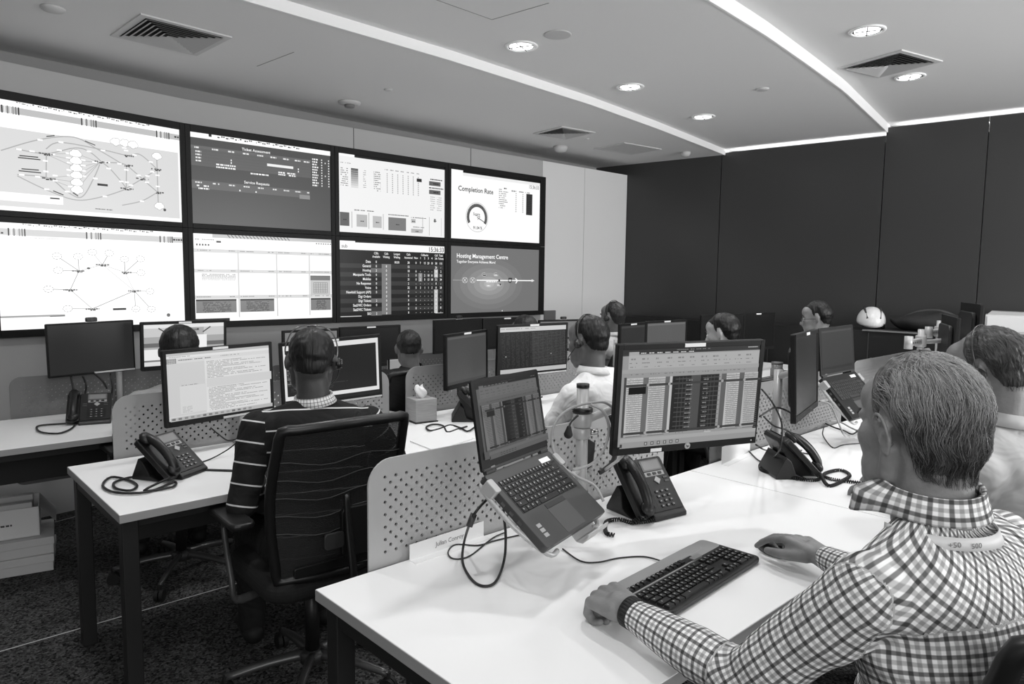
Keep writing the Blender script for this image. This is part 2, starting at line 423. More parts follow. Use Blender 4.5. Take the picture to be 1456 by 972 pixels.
rows = [((2.953, 3.118, Z2), 'round ceiling downlight nearest the big display wall, at top centre of the ceiling'),
        ((4.114, 3.211, Z2), 'middle downlight of the three in a line on the centre ceiling band'),
        ((5.284, 3.348, Z2), 'smallest farthest downlight of the centre ceiling band, near the dark wall'),
        ((4.326, 1.685, Z3), 'downlight in the upper right ceiling, the nearer one above the louvred air vent'),
        ((5.490, 1.831, Z3), 'downlight just below the right air vent, close to the dark wall')]
for (x, y, z), lb in rows: downlight(x, y, z, lb)
for x, y, z, w_ in ((1.78, 3.05, Z2, 'the tissue box'), (.6, 3.0, Z2, 'the left end of the striped man\'s desk'), (3.15, 1.5, Z3, 'the second laptop'), (1.98, 1.3, Z3, 'the foreground laptop and big monitor'), (.5, 1.0, Z3, 'the near corner of the foreground desk'), (2.9, 0.0, Z3, 'the space behind the grey-haired man'), (4.3, .1, Z3, 'the floor near the far right end')):
    downlight(x, y, z, 'ceiling downlight out of the frame, over ' + w_)

def vent(x, y, z, sx, sy, label, yaw=0, kind='square'):
    t = thing('ceiling_air_vent', label, 'air vent', (x, y, z), yaw)
    fr = MB()
    for x0, x1, y0, y1 in ((-sx, sx, -sy, -sy + .035), (-sx, sx, sy - .035, sy), (-sx, -sx + .035, -sy + .035, sy - .035), (sx - .035, sx, -sy + .035, sy - .035)):
        fr.box(x0, x1, y0, y1, -.008, 0)
    fr.build('frame', mat('vent frame', 205, .6), t)
    MB().box(-sx + .03, sx - .03, -sy + .03, sy - .03, -.002, -.0005).build('recess', mat('vent recess', 18, .8), t)
    if kind == 'square':
        n = 7
        for i in range(n):
            k = 1 - i / n; a, c = (sx - .036) * k, (sy - .036) * k; a2, c2_ = a - .019 * sx / .2, c - .019 * sy / .2
            if a2 < .004: continue
            b = MB(); z0, z1 = -.015, -.003
            q = [(-a, -c, z0), (a, -c, z0), (a, c, z0), (-a, c, z0), (-a2, -c2_, z1), (a2, -c2_, z1), (a2, c2_, z1), (-a2, c2_, z1)]
            b.add(q, [(i_, (i_ + 1) % 4, (i_ + 1) % 4 + 4, i_ + 4) for i_ in range(4)]); b.build('louvre', mat('vent louvre', 190, .6), t)
    else:
        b = MB(); n = 14
        for i in range(n):
            yy = -sy + .04 + (2 * sy - .08) * i / (n - 1)
            b.box(-sx + .03, sx - .03, yy - .008, yy + .008, -.007, -.004)
        b.build('grille', mat('vent louvre', 190, .6), t)
vent(1.35, 4.235, Z1, .235, .24, 'square louvred air vent in the low ceiling above the left display', 3)
vent(5.09, 1.83, Z3, .22, .225, 'louvred air vent between two downlights in the upper right ceiling', -14)
vent(4.76, 4.45, Z1, .20, .20, 'small air vent in the low ceiling above the completion rate display', -6)
vent(5.78, 4.52, Z1, .27, .21, 'flat pale ceiling grille nearest the end of the white wall', -6, 'flat')
def dome(x, y, z, r, h, label, cat, name, g=200):
    o = MB().lathe([(r, 0), (r, -h * .35), (r * .82, -h * .75), (r * .35, -h), (.001, -h)], 28).build(name, mat('dome white', g, .5), None, True)
    o.location = (x, y, z); return tag(o, label, cat)
t = thing('smoke_detector', 'white round smoke detector on the low ceiling above the second display column', 'smoke detector', (2.814, 4.854, Z1))
MB().lathe([(.085, 0), (.085, -.012), (.06, -.022), (.001, -.024)], 32).build('base', mat('dome white', 200, .5), t, True)
MB().lathe([(.04, -.022), (.036, -.04), (.001, -.044)], 24).build('sensor_head', mat('dome grey', 120, .5), t, True)
tag(MB().lathe([(.078, 0), (.078, -.003), (.07, -.004), (.001, -.004)], 36).build('ceiling_speaker', mat('speaker white', 200, .7), None, True), 'flat round speaker cover on the ceiling beside the top centre downlight', 'ceiling speaker').location = (2.964, 2.833, Z2)
dome(5.232, 4.935, Z1, .07, .06, 'domed ceiling sensor between the vent and the white wall', 'ceiling sensor', 'ceiling_sensor', 150)
dome(4.815, 2.575, Z2, .045, .015, 'small round disc in the centre ceiling band near the far step', 'sprinkler cover', 'sprinkler_cover')
dome(2.819, 4.332, Z1, .03, .012, 'tiny round disc on the low ceiling above the third display column', 'sprinkler cover', 'sprinkler_cover')
dome(.792, 4.221, Z1, .055, .02, 'dark rimmed round disc in the ceiling at the upper left corner', 'sprinkler cover', 'sprinkler_cover', 90)
dome(5.116, 4.482, Z1, .022, .012, 'very small disc beside the small air vent over the last display', 'sprinkler cover', 'sprinkler_cover', 120)
dome(6.343, 4.211, Z1, .05, .05, 'dark small camera dome on the ceiling corner by the dark wall', 'camera dome', 'camera_dome', 60)
hm = mat('hatch joint', 140, .8)
b = MB()
for p, q in (((2.05, 2.91), (2.55, 2.92)), ((2.55, 2.92), (2.6, 2.55))):
    d = Vector((q[0] - p[0], q[1] - p[1])).normalized() * .002; b.prism([(p[0] - d.y, p[1] + d.x), (q[0] - d.y, q[1] + d.x), (q[0] + d.y, q[1] - d.x), (p[0] + d.y, p[1] - d.x)], Z2 - .0015, Z2, 'z')
struct(b.build('trim_5', hm))
struct(MB().prism([(1.926, 4.456), (1.93, 4.456), (1.967, 4.021), (1.963, 4.021)], Z1 - .0015, Z1, 'z').build('trim_6', hm))
tag(MB().prism(rrect(5.25, 5.42, 1.03, 1.15, .006), 5.138, 5.15).build('wall_plate', mat('grey plate', 105, .6)), 'grey rectangular plate on the white wall below the last display', 'wall plate')
# ------------------------------------------------------------------ wall displays
M_WALLSCR = emit_mat('wall display picture', 1.06, .3)
M_SCR = emit_mat('desk screen picture', 0.95, .3)
def wall_display(x0, x1, z0, z1, bl, br, bb, bt, draw, label, M=None):
    """x0..x1, z0..z1 outer casing; bl/br/bb/bt casing borders"""
    w_, h_ = x1 - x0, z1 - z0
    base = Matrix.Translation(((x0 + x1) / 2, 5.1, (z0 + z1) / 2)) if M is None else M
    t = thing('wall_display', label, 'display', mtx=base, group=None)
    ax0, ax1, az0, az1 = -w_ / 2 + bl, w_ / 2 - br, -h_ / 2 + bb, h_ / 2 - bt
    f = MB()
    f.box(-w_ / 2 + .001, ax0, -.012, 0, -h_ / 2 + .001, h_ / 2 - .001); f.box(ax1, w_ / 2 - .001, -.012, 0, -h_ / 2 + .001, h_ / 2 - .001)
    f.box(ax0, ax1, -.012, 0, -h_ / 2 + .001, az0); f.box(ax0, ax1, -.012, 0, az1, h_ / 2 - .001)
    f.build('bezel', M_BEZEL, t, bevel=.002)
    MB().box(-w_ / 2 + .004, w_ / 2 - .004, 0, .044, -h_ / 2 + .004, h_ / 2 - .004).build('housing', M_BEZEL, t)
    c = Canvas(ax1 - ax0, az1 - az0); draw(c)
    o = c.build('screen', M_WALLSCR, t); o.location = ((ax0 + ax1) / 2, -.001, (az0 + az1) / 2)
    return t
def toolbar(c, g=188):
    H = c.H
    c.rect(0, 0, 160, H, 255)
    c.rect(0, H * .055, 160, H * .115, g)
    for x in (18, 79, 146):
        for k in range(7): c.rect(x - 9 + k * 2, H * .05, x - 8 + k * 2, H * .12, [20, 235, 120, 225, 150, 120, 15][k])
    c.scribble(149, H * .075, 11, 1.6, 40, 3); c.scribble(0, H * .09, 6, 1.4, 40, 3)
    for k in range(28): c.scribble(20 + k * 4, 0.2 + (k % 3) * .5, 3, .9, 60, k)
def cloud(c, x, y, r=3.4, out=60, fill=255):
    for dx, dy, q in ((-.9, .1, .75), (.9, .1, .75), (-.35, -.35, .8), (.4, -.35, .85), (0, .4, .9)): c.disc(x + dx * r, y + dy * r, q * r * 1.02, out, n=12)
    for dx, dy, q in ((-.9, .1, .75), (.9, .1, .75), (-.35, -.35, .8), (.4, -.35, .85), (0, .4, .9)): c.disc(x + dx * r, y + dy * r, q * r * .93, fill, n=12)
def cloud2(c, x, y, r=4):
    for k in range(9): c.ring(x, y, r, .35, 90, k * 40, k * 40 + 26, 4, .75)
    c.scribble(x - 2, y, 4, .6, 190, int(x))
def node(c, x, y, g=90): c.scribble(x - 6, y - .6, 12, 1.3, g, int(x * 3 + y)); c.scribble(x - 2, y + .4, 5, 1.2, 40, int(x))
def disp1(c):
    toolbar(c); H = c.H
    c.rect(0, H * .25, 158, H * .96, 214)
    X = lambda p: 18 + 142 * p / 1310.0
    def Y(px, py):
        t = 95 + (325 - 95) * px / 1310.0; b_ = 930 + (975 - 930) * px / 1310.0
        return H * (py - t) / (b_ - t)
    P_ = lambda px, py: (X(px), Y(px, py))
    for pts in (((-100, 470), (170, 380), (420, 360), (600, 450), (800, 560)), ((210, 450), (320, 400), (650, 455), (840, 495), (950, 490), (1100, 600)),
                ((0, 455), (210, 485), (420, 440), (530, 465), (630, 545)), ((630, 545), (770, 550), (830, 565)), ((830, 565), (930, 640), (960, 665)), ((830, 565), (820, 735)),
                ((630, 545), (690, 590), (780, 685), (820, 735)), ((960, 665), (1095, 600)), ((960, 665), (1090, 760)), ((1095, 500), (1095, 860)), ((1095, 760), (950, 825), (780, 860)),
                ((0, 650), (220, 670), (350, 770), (460, 805), (560, 660), (610, 560)), ((0, 660), (200, 760), (420, 830), (640, 795), (820, 740)), ((210, 485), (200, 670)), ((820, 735), (960, 665))):
        c.curve([P_(*q) for q in pts], .9, 170)
    for k in range(6):
        x, y = 425, 480 + k * 54
        for a in (210, 610): c.line([P_(a, 490 if a == 210 and k < 3 else (545 if a == 610 else 670)), P_(x, y)], .5, 178)
    for px, py in ((170, 383), (320, 398), (110, 470), (20, 458), (255, 490), (305, 458), (530, 465), (640, 458), (370, 480), (370, 515), (375, 550), (370, 605), (370, 645), (375, 730), (480, 530), (480, 570), (480, 610), (480, 650), (570, 545), (675, 545), (680, 590), (770, 555), (900, 492), (930, 640), (1005, 645), (1040, 545), (1050, 615), (1095, 640), (1095, 720), (1000, 690), (825, 600), (825, 690), (780, 685), (860, 712), (640, 797), (950, 827), (570, 665), (350, 768), (200, 755), (30, 650), (140, 662), (265, 650), (265, 688), (200, 540), (200, 620), (815, 440), (830, 460)):
        x, y = P_(px, py); c.rect(x - 2, y - .7, x + 2, y + .7, 252)
    for k in range(6): cloud(c, *P_(425, 482 + k * 54), 3.2)
    for px, py in ((745, 395), (820, 405), (888, 418), (1095, 503), (1102, 860)): cloud(c, *P_(px, py), 3.0)
    for px, py in ((210, 487), (215, 672), (625, 542), (840, 497), (830, 565), (825, 737), (960, 665), (1095, 598), (1095, 762)): node(c, *P_(px, py))
    for a, b_, g in (((20, 505), (150, 515), 40), ((10, 520), (165, 533), 40), ((30, 605), (150, 612), 40), ((10, 620), (165, 632), 40), ((215, 357), (275, 350), 60), ((500, 388), (580, 420), 90), ((245, 765), (320, 795), 60), ((390, 775), (430, 800), 50)):
        c.line([P_(*a), P_(*b_)], .9, g)
    x, y = P_(625, 712); c.rect(x - 4.5, y - 1, x + 4.5, y + 1, 25)
    c.rect(0, Y(0, 790), X(315), Y(315, 870), 254); c.rect(X(220), Y(220, 816), X(290), Y(290, 830), 30)
    c.scribble(X(560), Y(560, 888), 15, .8, 90, 4); x, y = P_(1150, 888); c.disc(x, y, 1.4, 80)
def disp5(c):
    toolbar(c, 205); H = c.H
    X = lambda p: 18 + 142 * p / 1405.0
    def Y(px, py):
        t = 45 + 70 * px / 1400.0; b_ = 893 - 125 * px / 1400.0
        return H * (py - t) / (b_ - t)
    P_ = lambda a, b_: (X(a), Y(a, b_))
    nodes = [(443, 412), (643, 360), (840, 415), (365, 562), (918, 553), (540, 706)]
    for a, b_, g in (((443, 412), (643, 360), 190), ((643, 360), (840, 415), 190), ((643, 360), (918, 553), 205), ((840, 415), (918, 553), 205), ((443, 412), (365, 562), 120), ((365, 562), (540, 706), 170), ((540, 706), (918, 553), 110),
                     ((270, 300), (443, 412), 120), ((440, 300), (443, 412), 130), ((275, 412), (443, 412), 140), ((560, 265), (643, 360), 190), ((705, 270), (643, 360), 110), ((838, 315), (840, 415), 110), ((985, 310), (840, 415), 130), ((985, 415), (840, 415), 180),
                     ((190, 562), (365, 562), 120), ((335, 712), (540, 706), 150), ((1065, 552), (918, 553), 180), ((925, 690), (918, 553), 150), ((1070, 685), (918, 553), 150)):
        c.line([P_(*a), P_(*b_)], .45, g)
    for q in ((270, 300), (440, 300), (275, 412), (560, 265), (705, 270), (838, 315), (985, 310), (985, 415), (190, 562), (335, 712), (1065, 552), (925, 690), (1070, 685)):
        x, y = P_(*q); c.disc(x, y, 3.8, 255, .8); cloud2(c, x, y, 3.8)
    for q in nodes: node(c, *P_(*q), g=110)
    x, y = P_(775, 697); c.rect(x - 6, y - .8, x + 6, y + 1, 25); x, y = P_(520, 390); c.disc(x, y, 1.5, 60, .6); x, y = P_(1235, 722); c.disc(x, y, 1.8, 110)
    c.rect(0, Y(0, 780), X(310), Y(310, 772), 160); c.rect(X(190), Y(250, 778), X(310), Y(310, 768), 30); c.rect(0, Y(0, 205), X(130), Y(130, 208), 150)
    c.scribble(25, H * .13, 22, .6, 200, 8)
def disp2(c):
    H = c.H; c.rect(0, 0, 160, H, 74); c.rect(0, 0, 160, H * .055, 252)
    for k in range(20): c.scribble(22 + k * 5, .4 + (k % 2), 4, 1.3, 50, k)
    c.rect(19, 0, 22, 2.5, 40)
    c.rect(0, H * .14, 135, H * .36, 92); c.rect(0, H * .14, 135, H * .17, 100)
    for k in range(5): c.rect(0, H * (.19 + k * .034), 135, H * (.192 + k * .034), 80)
    c.text('Ticket Assessment', 70, H * .13, 4.2, 245, 'C')
    c.rect(0, H * .52, 133, H * .61, 96); c.text('Service Requests', 70, H * .505, 4.2, 240, 'C')
    for k, x in enumerate((4, 22, 39, 55, 71, 86, 101, 115, 126)): c.scribble(x, H * (.153 + .001 * k), 7, 1.6, 225, k, .95); c.scribble(x, H * .535, 7, 1.5, 220, k + 30, .95)
    for j in range(4): c.scribble(5, H * (.195 + .034 * j), 6, 1.6, 225, j, 1)
    c.scribble(4, H * .57, 14, 1.6, 235, 1, .95); c.scribble(4, H * .60, 14, 1.6, 235, 2, .95)
    c.rect(82, H * .245, 113, H * .275, 235)
    for j in range(2): c.rect(41.5, H * (.25 + j * .03), 42.6, H * (.27 + j * .03), 240); c.rect(118.6, H * (.26 + j * .03), 119.8, H * (.278 + j * .03), 240)
    for x, y in ((26, .315), (26, .345), (63, .375), (95, .325), (95, .35)): c.scribble(x, H * y, 21, 1.6, 240, int(x), .95)
    for x in (50, 68): c.rect(x, H * .585, x + 1.5, H * .602, 240)
    c.rect(120, H * .575, 133, H * .625, 135)
    for j in range(11): c.scribble(136.5, H * (.115 + j * .032), 8 - (j % 3), 1.7, 235, j, .95); [c.rect(x, H * (.115 + j * .032), x + 1.3, H * (.13 + j * .032), 235) for x in (148, 157)]
    c.rect(152.5, H * .15, 153.7, H * .165, 235); c.rect(152.5, H * .31, 153.7, H * .325, 235)
def disp6(c):
    H = c.H; c.rect(0, 0, 160, H, 252); c.rect(20, 0, 160, H * .04, 190)
    for k in range(18): c.line([(36 + k * 4, 0), (39 + k * 4, H * .035)], .9, 90)
    c.scribble(2, H * .06, 20, 1, 150, 1); c.rect(24, H * .075, 29, H * .095, 30)
    for k in range(5): c.rect(3 + k * 3, H * .115, 4.6 + k * 3, H * .135, 50)
    for k in range(7): c.rect(140 + k * 3, H * .05, 141.5 + k * 3, H * .065, 110)
    xs_ = (0, 47, 91, 131, 160)
    for j, y in enumerate((.17, .40, .70)):
        c.rect(0, H * y, 160, H * (y + .04), 208)
        for k in range(4): c.scribble(xs_[k] + 2, H * (y + .012), 16, .8, 120, j * 5 + k); c.scribble(xs_[k + 1] - 10, H * (y + .012), 7, .8, 110, j + k)
    for x in xs_[1:4]: c.rect(x - .7, H * .17, x + .7, H * .96, 200)
    for k in range(5): c.scribble(8, H * (.455 + k * .016), 36, .8, 90 + k * 25, k, .9)
    c.rect(132, H * .46, 158, H * .71, 190); c.rect(132, H * .46, 158, H * .52, 110); c.grid(136, H * .55, 154, H * .68, 6, 6, .5, 120)
    for x0, x1 in ((1, 44), (48, 87), (132, 158)):
        c.rect(x0, H * .745, x1, H * .90, 120); c.rect(x0, H * .745, x1, H * .765, 35)
        for j in range(9):
            c.scribble(x0 + 7, H * (.775 + j * .0135), x1 - x0 - 13, .75, 60, j + int(x0), .7)
    c.rect(0, H * .965, 36, H, 20)
def disp3(c):
    H = c.H; c.rect(0, 0, 160, H, 236); c.rect(22, 0, 160, H * .03, 20); c.rect(0, 0, 22, H * .03, 250)
    c.scribble(3, H * .11, 14, .9, 150, 1)
    for j in range(9): c.scribble(3, H * (.18 + j * .027), 10, 1, 110, j, .8); c.rect(17, H * (.18 + j * .027), 27, H * (.205 + j * .027), 105 + j * 14); c.scribble(34, H * (.18 + j * .027), 4, .9, 140, j)
    c.rect(17, H * .172, 27, H * .18, 20)
    for j in range(10):
        c.scribble(49, H * (.18 + j * .027), 10, 1, 100, j + 40, .8)
        for k in range(7): c.rect(68 + 8 * k, H * (.18 + j * .027), 69.2 + 8 * k, H * (.195 + j * .027), 140)
    for k in range(7): c.scribble(65 + 8 * k, H * .13, 5, 1, 110, k)
    c.rect(114, H * .20, 122, H * .245, 40)
    for y, g in ((.215, 95), (.335, 95)): c.rect(134, H * y, 153, H * (y + .06), g); c.scribble(141, H * (y + .022), 9, 1.6, 20, 7, 1)
    c.scribble(136, H * .18, 20, 1.5, 20, 9, .95); c.scribble(134, H * .30, 24, 1.5, 20, 10, .95)
    for j in range(7): c.scribble(136, H * (.43 + j * .03), 8, .9, 150, j); c.scribble(147, H * (.43 + j * .03), 8, .9, 150, j + 3)
    for x0, x1, y0, y1, g in ((1, 14, .745, .92, 92), (24, 39, .76, .92, 180), (47, 60, .765, .92, 185), (70, 97, .765, .94, 120), (105, 112, .765, .82, 185), (105, 123, .90, .955, 178), (142, 145, .74, .79, 120)):
        c.rect(x0, H * y0, x1, H * y1, g); c.scribble((x0 + x1) / 2 - 2, H * (y0 + y1) / 2, 5, 1.2, 40, int(x0), 1)
    c.scribble(21, H * .70, 28, 1.1, 70, 5, .9); c.scribble(70, H * .725, 31, 1.1, 70, 6, .9); c.scribble(105, H * .74, 24, 1, 80, 7, .9); c.scribble(108, H * .87, 18, 1, 80, 8, .9)
    for x in (17, 41, 62, 123): c.rect(x, H * .73, x + .7, H * .94, 150)
    c.rect(134, H * .72, 134.6, H * .98, 150); c.rect(154, H * .72, 154.6, H * .98, 190)
def disp7(c):
    H = c.H; c.rect(0, 0, 160, H, 26); c.rect(0, 0, 160, H * .115, 246); c.rect(22, 0, 160, H * .018, 25)
    c.text('sub', 3, H * .09, 6, 120); c.text('15:36:33', 159, H * .10, 8.5, 25, 'R', .9)
    rows_ = ['Data', 'General', 'Hosting', 'Macquarie Tools', 'Mobiles', 'No Response', 'Voice', 'Newfold Support (API)', 'Digi Orders', 'Digi Tickets', 'SaaS/VIC Orders', 'SaaS/VIC Tickets', 'SIO']
    cols = (52, 67, 83, 101, 113, 120, 127, 133, 139, 146, 154)
    data = ['0||00:30|38|0|7|15|20|10|38|115', '0|8||15||||||26|-', '2|0||18|6|-|-|-|-|10|2', '0|0||2|0|1|2|18|8|10|32', '0|0||31|0|2|0|13|18|31|34', '0|0||2|-|-|-|-|-|8|-', '0|0||32|5|3|1|1|2|8|28', '0|0||0|-|-|-|-|-|6|-', '|0||0|-|-|-|-|-|5|-', '2|0||0|0|-|-|-|-|4|0', '0|0||0|-|-|-|-|-|6|-', '|0||0|0|-|-|-|-|3|8', '2|0||0|-|-|-|-|-|2|-']
    for k, tt in enumerate(('CSRs/Available', 'Calls/Waiting', 'Longest/Waiting', 'Calls/Answered', '/New', '', 'Callbacks', '', '', 'Cell/24s', 'Total/Tickets')):
        q = tt.split('/')
        for i, s_ in enumerate(q):
            if s_: c.text(s_, cols[k], H * (.165 + .045 * i), 4.0, 240, 'C', .78)
    for k, s_ in ((5, '1'), (6, '2'), (7, '3'), (8, '4')): c.text(s_, cols[k], H * .21, 4, 240, 'C')
    h = .0585
    for j, nme in enumerate(rows_):
        y = .235 + j * h
        if j % 2 == 1: c.rect(0, H * y, 158, H * (y + h), 52)
    c.rect(60, H * (.235 + h), 74, H * .985, 120)
    c.rect(143, H * (.235 + 2 * h), 149, H * .985, 190); c.rect(143, H * (.235 + 5 * h), 149, H * (.235 + 7 * h), 40); c.rect(143, H * (.235 + 4 * h), 149, H * (.235 + 5 * h), 70); c.rect(117, H * (.235 + 3 * h), 123, H * (.235 + 5 * h), 140)
    for j in (2, 9, 12): c.rect(44, H * (.235 + j * h), 60, H * (.235 + (j + 1) * h), 105)
    for j, nme in enumerate(rows_):
        y = .235 + j * h + .046
        c.text(nme, 44, H * y, 4.6, 245, 'R', .82)
        for k, s_ in enumerate(data[j].split('|')):
            if s_: c.text(s_, cols[k], H * y, 4.2, 245, 'C', .8)
    c.rect(0, H * .99, 30, H, 200); c.rect(145, H * .985, 158, H * .99, 220)
def disp4(c):
    H = c.H; c.rect(0, 0, 160, H, 248); c.rect(20, 0, 160, H * .03, 15); c.rect(20, H * .03, 160, H * .075, 232)
    c.text('15:36:33', 158, H * .135, 7, 110, 'R', .85)
    c.text('Completion Rate', 12, H * .295, 8.8, 25, 'L', .98)
    cx, cy = 44, H * .665
    c.ring(cx, cy, 19, .7, 190, sy=1); c.ring(cx, cy, 15.5, 4.4, 82, 150, 390, 36)
    c.text('Score', cx - 1, cy - 2.5, 5, 60, 'C')
    c.line([(cx, cy), (cx + 12, cy + 5.5)], 1, 70); c.line([(cx - 4, cy - 2.5), (cx + 5, cy - 1), (cx + 1, cy + 3)], .8, 120); c.text('91.04 %', cx + 1, cy + 15.5, 5.4, 30, 'C', .9)
    for j in range(10): c.scribble(82, H * (.20 + j * .031), 10 + (j * 7) % 9, 1.1, 120, j + 3, .85)
    c.scribble(91, H * .175, 5, 1.6, 40, 1, 1)
    for k, x in enumerate((107, 121, 133)): c.scribble(x - 2, H * .20, 9, 1.4, 90, k + 60, .95)
    for j in range(10):
        for x in (113, 126): c.rect(x, H * (.235 + j * .031), x + 1.3, H * (.25 + j * .031), 110)
    c.rect(133, H * .225, 145, H * .56, 42)
    for j in range(10): c.rect(133, H * (.255 + j * .031), 145, H * (.257 + j * .031), 90)
def disp8(c):
    H = c.H; c.rect(0, 0, 160, H, 112)
    for r_, g in ((62, 118), (50, 126), (38, 136), (27, 147), (17, 160), (9, 172)): c.disc(66, H * .56, r_, g, .55, 40)
    c.text('Hosting Management Centre', 10, H * .17, 7.8, 252, 'L', .985); c.text('Together Everyone Achieves More!', 10, H * .245, 5, 245, 'L', .93)
    y = H * .505
    c.rect(4, y - .3, 24, y + .3, 170); c.rect(44, y - .7, 146, y + .7, 250); c.quad([(146, y - 2), (152, y), (146, y + 2)], 225)
    for x in (24, 37): c.ring(x, y, 4.4, .6, 205, sy=.8); c.line([(x - 3, y - 3), (x + 3, y + 3)], .6, 225); c.line([(x - 3, y + 3), (x + 3, y - 3)], .6, 225)
    for x, yy in ((57, .415), (78, .415), (65, .58), (84, .57)): c.ring(x, H * yy, 4.2, .5, 190, 0, 300, 16, .6); c.scribble(x - 3, H * yy, 6, 1.4, 240, int(x), .9)
    c.rect(55, H * .42, 60, H * .435, 40); c.scribble(58, y + 1.2, 22, 1.4, 250, 5, .9); c.disc(84, y, 1.6, 20, 1); c.disc(86, H * .57, 1.3, 20, 1)
    c.ring(104, y, 3, 1.2, 30); c.rect(101, y - 3.5, 108, y - 2, 30); c.line([(114, y - 3), (118, y), (115, y + 4)], 1.6, 250)
    c.disc(90, H * .985, .8, 240)
zt, zm, zb = 2.508, 1.806, 1.112
WY = 5.1
Rz = Matrix.Rotation(ANG, 4, 'Z')
for row, (z0, z1, bb, bt, dr, lb) in enumerate(((zm, zt, .034, .05, disp1, 'upper left wall display showing a pale grey network map with white clouds'), (zb, zm, .045, .034, disp5, 'lower left wall display showing a ring network diagram on white'))):
    piv = Vector((1.69, 5.1, 0)); cpos = piv + Rz @ Vector((-.575, 0, 0)); cpos.z = (z0 + z1) / 2
    wall_display(-.575, .575, z0, z1, .04, .036, bb, bt, dr, lb, Matrix.Translation(cpos) @ Rz)
for x0, x1, br, up, lo, l1, l2 in ((1.69, 2.815, .034, disp2, disp6, 'upper wall display in the second column with a dark grey ticket table', 'lower wall display in the second column with a white dashboard of small panels'),
                                (2.815, 3.94, .034, disp3, disp7, 'upper wall display in the third column with small bar charts on white', 'lower wall display in the third column with a black queue table and the time'),
                                (3.94, 5.19, .075, disp4, disp8, 'upper right wall display reading Completion Rate over a round gauge', 'lower right wall display reading Hosting Management Centre on grey')):
    wall_display(x0, x1, zm, zt, .036, br, .034, .05, up, l1); wall_display(x0, x1, zb, zm, .036, br, .045, .034, lo, l2)

# ------------------------------------------------------------------ desks and privacy panels
def desk(x0, x1, y0, y1, label, legs=((0, 0), (1, 0), (0, 1), (1, 1)), modesty=True, zt=.73):
    t = thing('desk', label, 'desk', (x0, y0, 0)); w_, d_ = x1 - x0, y1 - y0
    b = MB().box(0, w_, 0, d_, zt - .028, zt); b.build('tabletop', [M_WHITE_DESK], t, bevel=.0012)
    e = MB().box(-.0012, w_ + .0012, -.0012, d_ + .0012, zt - .0285, zt - .0015); e.build('edge_band', M_EDGE, t, bevel=.0008)
    f = MB()
    f.box(.03, w_ - .03, .06, .10, zt - .07, zt - .03); f.box(.03, w_ - .03, d_ - .10, d_ - .06, zt - .07, zt - .03)
    f.box(.015, .06, .04, d_ - .04, zt - .075, zt - .03); f.box(w_ - .06, w_ - .015, .04, d_ - .04, zt - .075, zt - .03)
    f.build('underframe', M_BLACKMETAL, t, bevel=.002)
    for i, j in legs:
        x = .012 if i == 0 else w_ - .062; y = .03 if j == 0 else d_ - .08
        lg = MB().box(x, x + .05, y, y + .05, .012, zt - .03).build('leg', M_BLACKMETAL, t, bevel=.003)
        MB().cyl((x + .025, y + .025, 0), (x + .025, y + .025, .014), .018, n=14).build('foot', M_RUBBER, lg)
    if modesty: MB().box(.14, w_ - .14, d_ - .2, d_ - .182, .44, zt - .06).build('modesty_panel', mat('dark panel', 34, .6), t, bevel=.002)
    return t
D_Y = {1: (.735, 1.54), 2: (2.435, 3.185), 3: (3.665, 4.40)}
desk(.787, 2.425, *D_Y[1], 'big white desk in the foreground holding the keyboard and the tilted laptop')
desk(2.43, 4.04, *D_Y[1], 'white desk beyond the foreground desk, under the second open laptop and coiled phone cord')
desk(4.045, 5.65, *D_Y[1], 'far end desk of the front row carrying the silver monitor arms')
desk(.575, 2.115, *D_Y[2], 'white desk at left, used by the man in the striped jumper')
desk(2.12, 3.75, *D_Y[2], 'white middle row desk with the tissue box, used by the white-shirted man')
desk(3.755, 5.15, *D_Y[2], 'middle row desk in front of the dark haired man with the low profile')
desk(5.155, 6.2, *D_Y[2], 'middle row end desk with a jar of pens beside the dark cabinets')
desk(.30, 1.90, *D_Y[3], 'white desk at the far left edge holding a phone, below the left displays', legs=((0, 1), (1, 1), (1, 0)))
desk(1.905, 3.5, *D_Y[3], 'back row desk under the displays behind the man with the dark collar')
desk(3.505, 5.1, *D_Y[3], 'back row desk nearest the white wall panels')
def privacy_panel(x0, x1, y, z0, z1, g, label, r=.07):
    w_ = x1 - x0
    t = thing('privacy_panel', label, 'desk divider', (x0, y, 0))
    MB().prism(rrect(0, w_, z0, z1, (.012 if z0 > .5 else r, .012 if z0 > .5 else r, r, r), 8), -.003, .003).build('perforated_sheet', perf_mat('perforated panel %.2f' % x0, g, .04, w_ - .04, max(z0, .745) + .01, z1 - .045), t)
    for x in (.25, w_ - .25): MB().box(x - .02, x + .02, .003, .03, max(z0, .66), .75).build('bracket', M_BLACKMETAL, t)
    return t
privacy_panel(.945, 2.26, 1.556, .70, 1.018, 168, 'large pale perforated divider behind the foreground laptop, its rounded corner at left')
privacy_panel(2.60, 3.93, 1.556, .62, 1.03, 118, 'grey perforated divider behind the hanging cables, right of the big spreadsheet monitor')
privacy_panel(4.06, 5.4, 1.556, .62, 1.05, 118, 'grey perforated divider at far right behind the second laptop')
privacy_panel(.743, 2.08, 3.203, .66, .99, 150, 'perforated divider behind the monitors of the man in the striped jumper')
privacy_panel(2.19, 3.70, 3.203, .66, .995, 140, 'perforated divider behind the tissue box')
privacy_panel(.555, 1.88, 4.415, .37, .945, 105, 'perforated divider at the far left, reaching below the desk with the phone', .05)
privacy_panel(1.95, 3.46, 4.415, .37, .90, 95, 'divider in the back row behind the man with the dark collar', .05)
